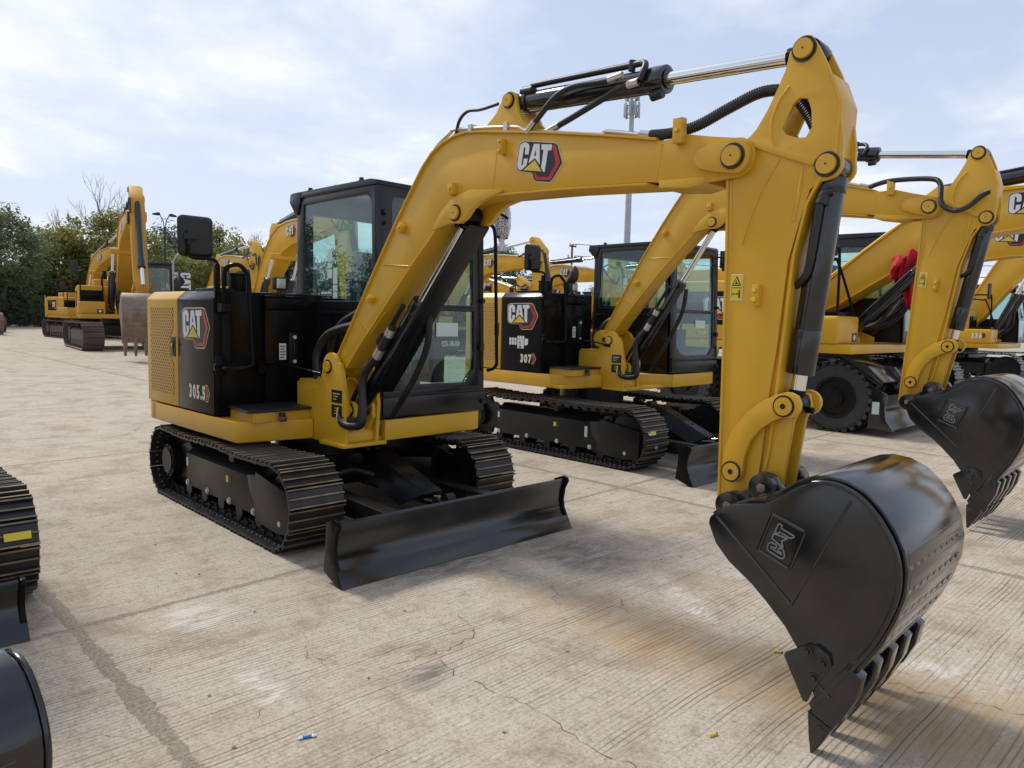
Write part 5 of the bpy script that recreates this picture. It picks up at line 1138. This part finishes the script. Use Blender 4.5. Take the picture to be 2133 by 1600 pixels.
    t.links.new(v, dv.inputs[0]); t.links.new(sc_.outputs[0], dv.inputs[1]); t.links.new(dv.outputs[0], vo.inputs['Vector'])
    ck = mth(t, 'MULTIPLY', mth(t, 'LESS_THAN', vo.outputs['Distance'], .0007), mth(t, 'GREATER_THAN', noise(t, .5, 2, .5, v), .60))
    col = mix(t, mth(t, 'MULTIPLY', ck, .7), col, (.06, .048, .036))
    t.links.new(col, p.inputs['Base Color']); p.inputs['Roughness'].default_value = .85; p.inputs['Specular IOR Level'].default_value = .3
    h = mth(t, 'SUBTRACT', mth(t, 'ADD', mth(t, 'MULTIPLY', n3, .7), mth(t, 'MULTIPLY', n5, .6)), mth(t, 'ADD', mth(t, 'MULTIPLY', gm, .9), mth(t, 'ADD', mth(t, 'MULTIPLY', ck, 1.2), mth(t, 'MULTIPLY', jm, .5))))
    bump(t, p, h, .55, .006); return m
m = MB(); m.add([(-600, -600, 0), (600, -600, 0), (600, 600, 0), (-600, 600, 0)], [(0, 1, 2, 3)]); gr = m.build('ground', ground_mat(), flat=True); gr['kind'] = 'structure'

rnd = random.Random(21)
CRK = paint('crack_soil', (.05, .04, .03), (.12, .095, .07), .9, .2)
m = MB()
for pl in ([(2.54, -.70), (2.74, -.74), (2.86, -.80), (2.90, -.93), (2.90, -1.09), (2.88, -1.22), (2.87, -1.40)], [(2.90, -1.09), (3.08, -1.14), (3.30, -1.13), (3.5, -1.09), (3.66, -1.10), (3.9, -1.13), (4.07, -1.11), (4.3, -1.15)], [(4.43, .26), (4.62, .28), (4.8, .36), (5.0, .38)]):
    P_ = []
    for a, b in zip(pl, pl[1:]):
        for k in range(6): f = k/6; P_.append(Vector((a[0]+(b[0]-a[0])*f+rnd.gauss(0, .010), a[1]+(b[1]-a[1])*f+rnd.gauss(0, .010), .0025)))
    for a, b in zip(P_, P_[1:]):
        d = (b-a).normalized(); n = Vector((-d.y, d.x, 0))*rnd.uniform(.0003, .0018); m.add([a-n, b-n, b+n, a+n], [(0, 1, 2, 3)])
o = m.build('crack', CRK, None, flat=True, keep=True); o['kind'] = 'structure'
# litter and chips
rnd = random.Random(11)
base = []
for k in range(3):
    bm = bmesh.new(); bmesh.ops.create_icosphere(bm, subdivisions=1, radius=.012)
    for v in bm.verts: v.co *= rnd.uniform(.6, 1.2); v.co.z *= .6
    me = bpy.data.meshes.new('stone_chip'); bm.to_mesh(me); bm.free(); me.materials.append(STN); base.append(me)
spots = [(3.02, -2.1), (2.6, -2.02), (2.2, -2.12), (1.2, -1.75), (1.05, -1.6), (1.15, -1.5), (2.4, -.9), (2.15, -.75), (3.3, -.6), (3.6, -1.3), (3.9, -.95), (2.9, -1.45), (3.4, -1.7), (.4, -1.5), (.9, -1.3), (2.5, .4), (2.8, .9), (3.2, 1.1), (1.7, 2.0), (3.5, 1.9), (4.6, .9), (4.9, 1.2), (1.9, -1.5), (2.75, -.35), (3.05, -.1)]
for i, (x, y) in enumerate(spots):
    o = bpy.data.objects.new('stone_chip', base[i % 3]); COL.objects.link(o); s = rnd.uniform(.3, .8); o.location = (x, y, .005*s); o.scale = (s, s, s); o.rotation_euler = (0, 0, rnd.uniform(0, 6))
    tag(o, 'small loose stone chip lying on the bare concrete', 'stone', 'stone chips scattered on the concrete')
for (x, y, a, lab) in ((3.98, .16, .5, 'short yellow plastic tube on the concrete left of the front bucket teeth'), (4.15, -.72, 1.3, 'short yellow plastic tube near the bottom edge, left of the longest tooth')):
    CT = rotz(a, (x, y, 0)); m = MB(); m.cyl((-.016, 0, .006), (.016, 0, .006), .006, n=10); m.cyl((.016, 0, .006), (.022, 0, .006), .0045, n=10, mi=1); o = m.build('plastic_tube', [LYE, BLD]); CT = None; tag(o, lab, 'litter', 'yellow plastic tubes dropped on the concrete')
CT = rotz(1.2, (3.14, -1.87, 0)); m = MB(); m.cyl((-.02, 0, .006), (.012, 0, .006), .005, n=10); m.strip([(-.035, .003), (-.028, .009), (-.02, .006)], .001, -.006, .006, 1); m.strip([(.012, .005), (.02, .010), (.03, .004)], .001, -.006, .007, 1); o = m.build('wrapper_scrap', [BLU, WHT]); CT = None; tag(o, 'scrap of blue and white wrapper on the concrete at the bottom', 'litter')

# ------------------------------------------------------------------ trees
def leaf_mat(name, a, b, c):
    m = bpy.data.materials.new(name); m.use_nodes = True; t = m.node_tree; t.nodes.clear()
    o = t.nodes.new('ShaderNodeOutputMaterial'); p = t.nodes.new('ShaderNodeBsdfPrincipled'); tr = t.nodes.new('ShaderNodeBsdfTranslucent'); x = t.nodes.new('ShaderNodeMixShader'); x.inputs[0].default_value = .55
    ge = t.nodes.new('ShaderNodeNewGeometry'); v = coords(t)
    col = mix(t, ge.outputs['Random Per Island'], a, b); col = mix(t, ramp(t, noise(t, .55, 3, .6, v), [(.4, g(0)), (.65, g(.85))]), col, c)
    t.links.new(col, p.inputs['Base Color']); t.links.new(col, tr.inputs['Color']); p.inputs['Roughness'].default_value = .55
    t.links.new(p.outputs[0], x.inputs[1]); t.links.new(tr.outputs[0], x.inputs[2]); t.links.new(x.outputs[0], o.inputs[0]); return m
LD = leaf_mat('dark_leaves', (.07, .11, .055), (.15, .19, .09), (.21, .23, .09))
LL = leaf_mat('olive_leaves', (.13, .165, .04), (.25, .27, .07), (.32, .29, .075))
LB = leaf_mat('far_leaves', (.06, .09, .075), (.09, .12, .09), (.10, .13, .11))
def tree_meshes(seed, H, Rc, base, nclump, leaf, mat):
    """trunk with limbs, and a crown of leaf clumps through an uneven volume"""
    rn = random.Random(seed); t = MB(); c = MB()
    t.tube([(0, 0, 0), (.1*rn.uniform(-1, 1), .1, H*.25), (.2*rn.uniform(-1, 1), 0, H*.55), (0, .2*rn.uniform(-1, 1), H*.9)], [.22, .17, .11, .03], 8)
    cl = []
    for i in range(nclump):
        while True:
            x, y, z = (rn.uniform(-1, 1) for _ in range(3)); d = sqrt(x*x+y*y+z*z)
            if .35 < d < 1: break
        z0 = base+(z+1)/2*(H-base); w = Rc*(1.0 if z < .3 else 1-.45*(z-.3))*(.82+.3*sin(3*atan2(y, x)+seed))
        p = Vector((x*w, y*w, z0)); cl.append(p)
        if i % 3 == 0:
            q = Vector((0, 0, max(H*.2, z0-rn.uniform(.8, 2.2)))); t.tube([q, q.lerp(p, .5)+Vector((0, 0, -.2)), p], [.07, .045, .015], 5, steps=3)
    for p in cl:
        r = rn.uniform(.55, 1.05)*Rc*.30
        for k in range(leaf):
            d = Vector((rn.gauss(0, 1), rn.gauss(0, 1), rn.gauss(0, .75))); d = d.normalized()*(r*rn.random()**.45); q = p+d
            n = (d.normalized()+Vector((rn.gauss(0, .6), rn.gauss(0, .6), .5+rn.gauss(0, .6)))).normalized(); u = n.orthogonal().normalized(); u = Matrix.Rotation(rn.uniform(0, 6.28), 3, n) @ u; w = n.cross(u); s = rn.uniform(.10, .22)
            c.add([q-u*s, q-w*s*.45, q+u*s, q+w*s*.45], [(0, 1, 2, 3)])
    return t, c
LIB = {}
def tree(label, x, y, H, Rc, kind, group='trees along the edge of the yard', base=None, rz=0.):
    key = (kind,)
    if key not in LIB:
        sd, mat, b, nc, lf = {'dark': (1, LD, 1.2, 120, 95), 'dark2': (2, LD, .8, 120, 95), 'olive': (3, LL, 1.8, 120, 95), 'olive2': (4, LL, 1.4, 120, 95), 'far': (5, LB, .8, 110, 70)}[kind]
        t, c = tree_meshes(sd, 10, 4, b, nc, lf, mat)
        to = t.build('trunk', BAR); co = c.build('crown', mat, flat=True, keep=True); LIB[key] = (to.data, co.data); bpy.data.objects.remove(to); bpy.data.objects.remove(co)
    R = empty('tree', (x, y, 0), rz); R.scale = (Rc/4, Rc/4, H/10)
    for nm, me in zip(('trunk', 'crown'), LIB[key]): o = bpy.data.objects.new(nm, me); COL.objects.link(o); o.parent = R
    tag(R, label, 'tree', group); return R
for k, (x, y, h) in enumerate(((-62, -4, 10), (-60, -13, 9), (-57, -22, 10.5), (-54, -31, 9.5), (-48, -40, 10))): tree('dark unseen tree added past the left edge to darken reflections', x, y, h, 4.8, ('dark', 'dark2', 'olive2')[k % 3], rz=k*1.1)  # unseen trees, added so the black paint mirrors a darker horizon
tree('tall dark green tree at the left edge, reaching to the ground', -68.2, 9.0, 9.9, 4.6, 'dark')
tree('dark grey green tree cut by the left edge of the photo', -64.5, 5.2, 9.6, 4.4, 'dark2', rz=1)
tree('dark bushy tree filling the gap behind the dark left ones', -74, 13.0, 6.8, 4.0, 'dark2', rz=2.2)
tree('olive green tree with thin ragged crown beside the dark ones', -74.4, 15.4, 9.6, 3.6, 'olive', rz=.4)
tree('broad olive tree right behind the dusty excavator boom', -72.0, 18.6, 11.0, 5.2, 'olive2', rz=1.3)
tree('low olive tree behind the banners', -70, 23.6, 7.2, 4.0, 'olive', rz=2.1)
tree('pale distant tree on the rise beyond the street lamp', -112, 40, 15, 8, 'far', rz=.3)
tree('olive tree right of the black mirror', -72.7, 29.3, 10.6, 4.2, 'olive2', rz=2.9)
tree('light green tree behind the upright stick', -73.5, 33.6, 9.6, 3.8, 'olive', rz=3.6)
tree('dark tree just left of the front cab', -70.3, 36.5, 8.8, 3.6, 'dark', rz=.9)
tree('dark tree seen through the front cab glass', -66, 40.5, 9.0, 3.6, 'dark2', rz=4.0)
tree('dark tree behind the cab glass, right of the seat', -62, 45.0, 9.0, 3.4, 'dark', rz=4.6)
tree('dark round tree behind the emblem boom in the middle', -52.7, 52.0, 9.3, 3.7, 'dark2', rz=5.1)
tree('small dark tree left of the round one in the middle', -54.5, 48.4, 7.2, 3.0, 'dark', rz=1.7)
tree('low dark tree behind the second row of booms', -54, 61, 6.6, 3.4, 'dark', rz=2.5)
tree('low dark tree behind the second cab', -51, 68, 7.0, 3.6, 'dark2', rz=3.3)
tree('dark tree low behind the wheeled excavator', -50, 80, 7.2, 4.2, 'dark', rz=.2)
tree('dark tree low behind the tracked 336 excavator', -30, 105, 7.6, 4.6, 'dark2', rz=.6)
def bare(label, x, y, H, seed):
    rn = random.Random(seed); m = MB()
    def br(p, d, L, r, lv):
        q = p+d*L*.5+Vector((rn.gauss(0, .04), rn.gauss(0, .04), 0))*L; e = p+d*L; m.tube([p, q, e], [r, r*.85, r*.62], 5 if lv < 2 else 3, steps=2, caps=False)
        if lv >= 5: return
        for k in range(3 if lv < 4 else 2):
            a = rn.uniform(.2, .6); ax = d.orthogonal().normalized(); ax = Matrix.Rotation(rn.uniform(0, 6.28), 3, d) @ ax
            n = (d*cos(a)+ax*sin(a)+Vector((0, 0, .12))).normalized(); br(p.lerp(e, rn.uniform(.6, 1)), n, L*rn.uniform(.58, .8), r*.58, lv+1)
    br(Vector((0, 0, 0)), Vector((0, 0, 1)), H*.36, H*.011, 0)
    R = empty('bare_tree', (x, y, 0)); 
    o = m.build('branches', TWG, R); tag(R, label, 'tree', 'leafless trees behind the evergreens')
bare('leafless tree standing above the olive crowns at the left', -81.6, 19.0, 16.6, 31)
bare('leafless tree to the right of the black mirror', -85.7, 37.7, 14.4, 8)
bare('small leafless tree just left of the front cab', -83.9, 41.6, 12.3, 13)
# clipped hedge below the dark trees, with a dark railing fence
m = MB(); rn = random.Random(4)
for k in range(24000):
    q = Vector((-66.5+rn.uniform(-.7, .7), rn.uniform(-4, 30), 0)); q.z = (2.6+.35*sin(q.y*.9)+.2*sin(q.y*2.3))*rn.random()**.6
    n = Vector((rn.gauss(.6, .5), rn.gauss(0, .5), rn.gauss(.4, .5))).normalized(); u = n.orthogonal().normalized(); u = Matrix.Rotation(rn.uniform(0, 6.28), 3, n) @ u; w = n.cross(u); s = rn.uniform(.14, .28)
    m.add([q-u*s, q-w*s*.5, q+u*s, q+w*s*.5], [(0, 1, 2, 3)])
o = m.build('hedge', LD, None, flat=True, keep=True); tag(o, 'long dark green hedge under the trees at the far left', 'hedge')
F = empty('railing_fence', (-65.4, 0, 0)); tag(F, 'dark metal railing fence in front of the hedge at the far left', 'fence')
m = MB()
for z in (.25, 1.75): m.box(-.02, .02, -4, 30, z, z+.05)
m.build('rail', CH, F); m = MB()
for k in range(240): y = -4+34*k/239; m.box(-.012, .012, y-.012, y+.012, .1, 1.95)
m.build('bars', CH, F)

# ------------------------------------------------------------------ poles, tower, banners
def lamp(label, x, y, H, arms, reach, col=GLV, rz=0):
    R = empty('street_lamp', (x, y, 0), rz); tag(R, label, 'street lamp', 'street lamps')
    m = MB(); m.tube([(0, 0, 0), (0, 0, H*.5), (0, 0, H*.88)], [.09, .075, .06], 10)
    for s in arms: m.tube([(0, 0, H*.86), (0, s*reach*.35, H*.95), (0, s*reach, H)], .035, 8)
    m.build('pole', col, R)
    for s in arms: m = MB(); m.tube([(0, s*reach*.9, H), (0, s*reach*1.25, H+.03), (0, s*(reach*1.25+.4), H-.02)], [.05, .13, .06], 10); m.build('lamp_head', PLA if col is not GLV else GLV, R)
lamp('dark twin arm street lamp beside the dusty boom', -51.2, 16.4, 8.5, (-1, 1), .35, PLA)
lamp('pale curved street lamp in front of the black banners', -30.4, 9.55, 4.45, (1,), .75)
lamp('thin street lamp between the middle booms', -35.2, 40.9, 6.3, (-1,), 1.4, PLA)
lamp('small lamp post beyond the right boom', -6, 32, 6.2, (-1,), .6)
for i, (x, y, lab) in enumerate(((-32.15, 10.10, 'left black banner half behind the pale lamp post'), (-31.95, 10.62, 'right black banner beside the pale lamp post'))):
    R = empty('banner', (x, y, 0), 0); tag(R, lab, 'banner', 'black banners by the pale lamp post')
    m = MB(); m.tube([(0, -.28, 0), (0, -.28, 3.5)], .02, 6, smooth=False); m.build('pole', GLV, R)
    m = MB()
    for k in range(8):
        for j in range(2): m.v.append((.05*sin(k*1.1+i), -.27+j*.55, 1.2+k*.325))
    m.f = [[2*k, 2*k+1, 2*k+3, 2*k+2] for k in range(7)]; m.m = [0]*7; fl = m.build('flag', BLD, R)
    so = fl.modifiers.new('s', 'SOLIDIFY'); so.thickness = .01
    d = Decal((.075, 0, 2.9), (0, 0, -1), (0, 1, 0), 1.0)
    for kk in 'CAT': d.poly([(x2*1.15, y2*1.15-.02) for x2, y2 in EMB[kk]], WHT, 0)
    d.rect(.62, 1.35, -.12, -.02, WHT, 0); d.done('lettering', R)
# telecom mast
R = empty('telecom_mast', (-67.2, 92.3, 0)); tag(R, 'tall grey telecom mast with antenna clusters behind the front boom', 'mast')
m = MB(); m.tube([(0, 0, 0), (0, 0, 18), (0, 0, 36)], [.62, .50, .34], 16, smooth=False); m.cyl((0, 0, 31.2), (0, 0, 31.35), .6, n=16); m.build('pole', GLV, R)
rn = random.Random(2)
for z0, rr in ((34.6, 1.05), (37.1, .95)):
    m = MB(); m.ring((0, 0, z0-.9), 'z', rr*.9, rr*1.0, .1, 18); m.ring((0, 0, z0+.6), 'z', rr*.9, rr*1.0, .1, 18)
    for k in range(3): a = k*2.09+.4; m.tube([(0, 0, z0-.6), (cos(a)*rr, sin(a)*rr, z0-.6)], .05, 6, smooth=False); m.tube([(0, 0, z0+.6), (cos(a)*rr, sin(a)*rr, z0+.6)], .05, 6, smooth=False)
    m.build('platform', GLV, R)
    for k in range(9):
        a = k*2*pi/9+.2; M = Matrix.Translation((cos(a)*rr*1.12, sin(a)*rr*1.12, z0)) @ Matrix.Rotation(a, 4, 'Z'); h = rn.uniform(.8, 1.15); m = MB(); m.box(-.09, .09, -.18, .18, -h, h, 0, M); m.box(-.2, -.1, -.1, .1, -h*.9, -h*.3, 0, M); m.build('antenna', GLV, R, .03)
m = MB(); m.tube([(0, 0, 36), (0, 0, 39.5)], .12, 8, smooth=False); m.build('top_rod', GLV, R)
# utility pole and cables
R = empty('utility_pole', (-40.8, 49.3, 0)); tag(R, 'slim utility pole with two crossarms and wires in the middle distance', 'utility pole')
m = MB(); m.tube([(0, 0, 0), (0, 0, 8.7)], [.14, .09], 10, smooth=False); m.build('pole', BAR, R)
for z, w in ((8.45, .55), (7.35, .95)):
    m = MB(); m.box(-.05, .05, -w*.6, w, z, z+.1)
    for y in (-w*.55, w*.45, w*.95): m.cyl((0, y, z+.1), (0, y, z+.32), .05, n=8)
    m.build('crossarm', CH, R)
for k, (z, y) in enumerate(((8.75, .5), (7.65, .4), (7.65, .9))):
    m = MB(); p0 = Vector((-40.8, 49.3+y, z)); p1 = Vector((20, 118+y, z+1.5)); m.tube([p0.lerp(p1, s/8)-Vector((0, 0, 1.6*4*(s/8)*(1-s/8))) for s in range(9)], .03, 5, steps=3); m.build('wire', CH, R).matrix_parent_inverse = Matrix.Translation((40.8, -49.3, 0))

# ------------------------------------------------------------------ sky, sun, camera
SUN_AZ, SUN_EL = radians(186), radians(50)      # azimuth measured from +x towards +y, where the sun stands
W = bpy.data.worlds.new('World'); SC.world = W; W.use_nodes = True; t = W.node_tree; t.nodes.clear()
out = t.nodes.new('ShaderNodeOutputWorld'); bg = t.nodes.new('ShaderNodeBackground'); bg.inputs[1].default_value = .09
sky = t.nodes.new('ShaderNodeTexSky'); sky.sky_type = 'NISHITA'; sky.sun_disc = False; sky.sun_elevation = SUN_EL; sky.sun_rotation = radians(90)-SUN_AZ
sky.air_density = 1.0; sky.dust_density = 2.2; sky.ozone_density = 2.0; sky.altitude = 30
v = t.nodes.new('ShaderNodeTexCoord').outputs['Generated']
sp_ = t.nodes.new('ShaderNodeSeparateXYZ'); t.links.new(v, sp_.inputs[0]); z = mth(t, 'MAXIMUM', sp_.outputs[2], 0.0)
dv = mth(t, 'ADD', z, .16); cx = t.nodes.new('ShaderNodeCombineXYZ'); t.links.new(mth(t, 'DIVIDE', sp_.outputs[0], dv), cx.inputs[0]); t.links.new(mth(t, 'DIVIDE', sp_.outputs[1], dv), cx.inputs[1])
n1 = noise(t, .85, 7, .56, cx.outputs[0], .25); n2 = noise(t, 2.2, 6, .6, cx.outputs[0], .2)
nn = mth(t, 'ADD', mth(t, 'MULTIPLY', n1, .8), mth(t, 'MULTIPLY', n2, .2))
cm = ramp(t, nn, [(.46, g(0)), (.53, g(.3)), (.60, g(.8)), (.70, g(1))])
hz = ramp(t, z, [(.0, g(.97)), (.14, g(.80)), (.32, g(.38)), (.6, g(.12))])
base_ = mix(t, hz, sky.outputs[0], (6.9, 7.3, 8.0)); base_ = mix(t, .5, base_, (5.3, 6.3, 8.3))
cl_ = mix(t, ramp(t, n2, [(.3, g(0)), (.7, g(1))]), (7.7, 7.8, 8.3), (9.6, 9.6, 9.7))
t.links.new(mix(t, mth(t, 'MULTIPLY', cm, .85), base_, cl_), bg.inputs[0]); t.links.new(bg.outputs[0], out.inputs[0])
L = bpy.data.lights.new('sun', 'SUN'); L.energy = 2.0; L.angle = radians(10); L.color = (1, .95, .87); so = bpy.data.objects.new('sun', L); COL.objects.link(so)
d = Vector((cos(SUN_AZ)*cos(SUN_EL), sin(SUN_AZ)*cos(SUN_EL), sin(SUN_EL))); so.rotation_euler = d.to_track_quat('Z', 'Y').to_euler(); so.location = d*60
C_ = bpy.data.cameras.new('camera'); co = bpy.data.objects.new('camera', C_); COL.objects.link(co); SC.camera = co
yw, pt, rl = radians(135.790494), radians(-5.01986), radians(1.404523)
Fv = Vector((cos(yw)*cos(pt), sin(yw)*cos(pt), sin(pt))); R0 = Vector((sin(yw), -cos(yw), 0)); U0 = R0.cross(Fv); Rv = R0*cos(rl)+U0*sin(rl); Uv = Rv.cross(Fv)
co.matrix_world = Matrix(((Rv.x, Uv.x, -Fv.x, 5.522628), (Rv.y, Uv.y, -Fv.y, -3.173823), (Rv.z, Uv.z, -Fv.z, 1.572081), (0, 0, 0, 1)))
C_.sensor_width = 36; C_.lens = 1534.4153/2133*36; C_.clip_end = 2000; C_.clip_start = .05
SC.view_settings.view_transform = 'Standard'; SC.view_settings.look = 'None'; SC.view_settings.exposure = .44; SC.view_settings.gamma = 1
SC.cycles.max_bounces = 8; SC.cycles.transparent_max_bounces = 24; SC.cycles.use_denoising = True
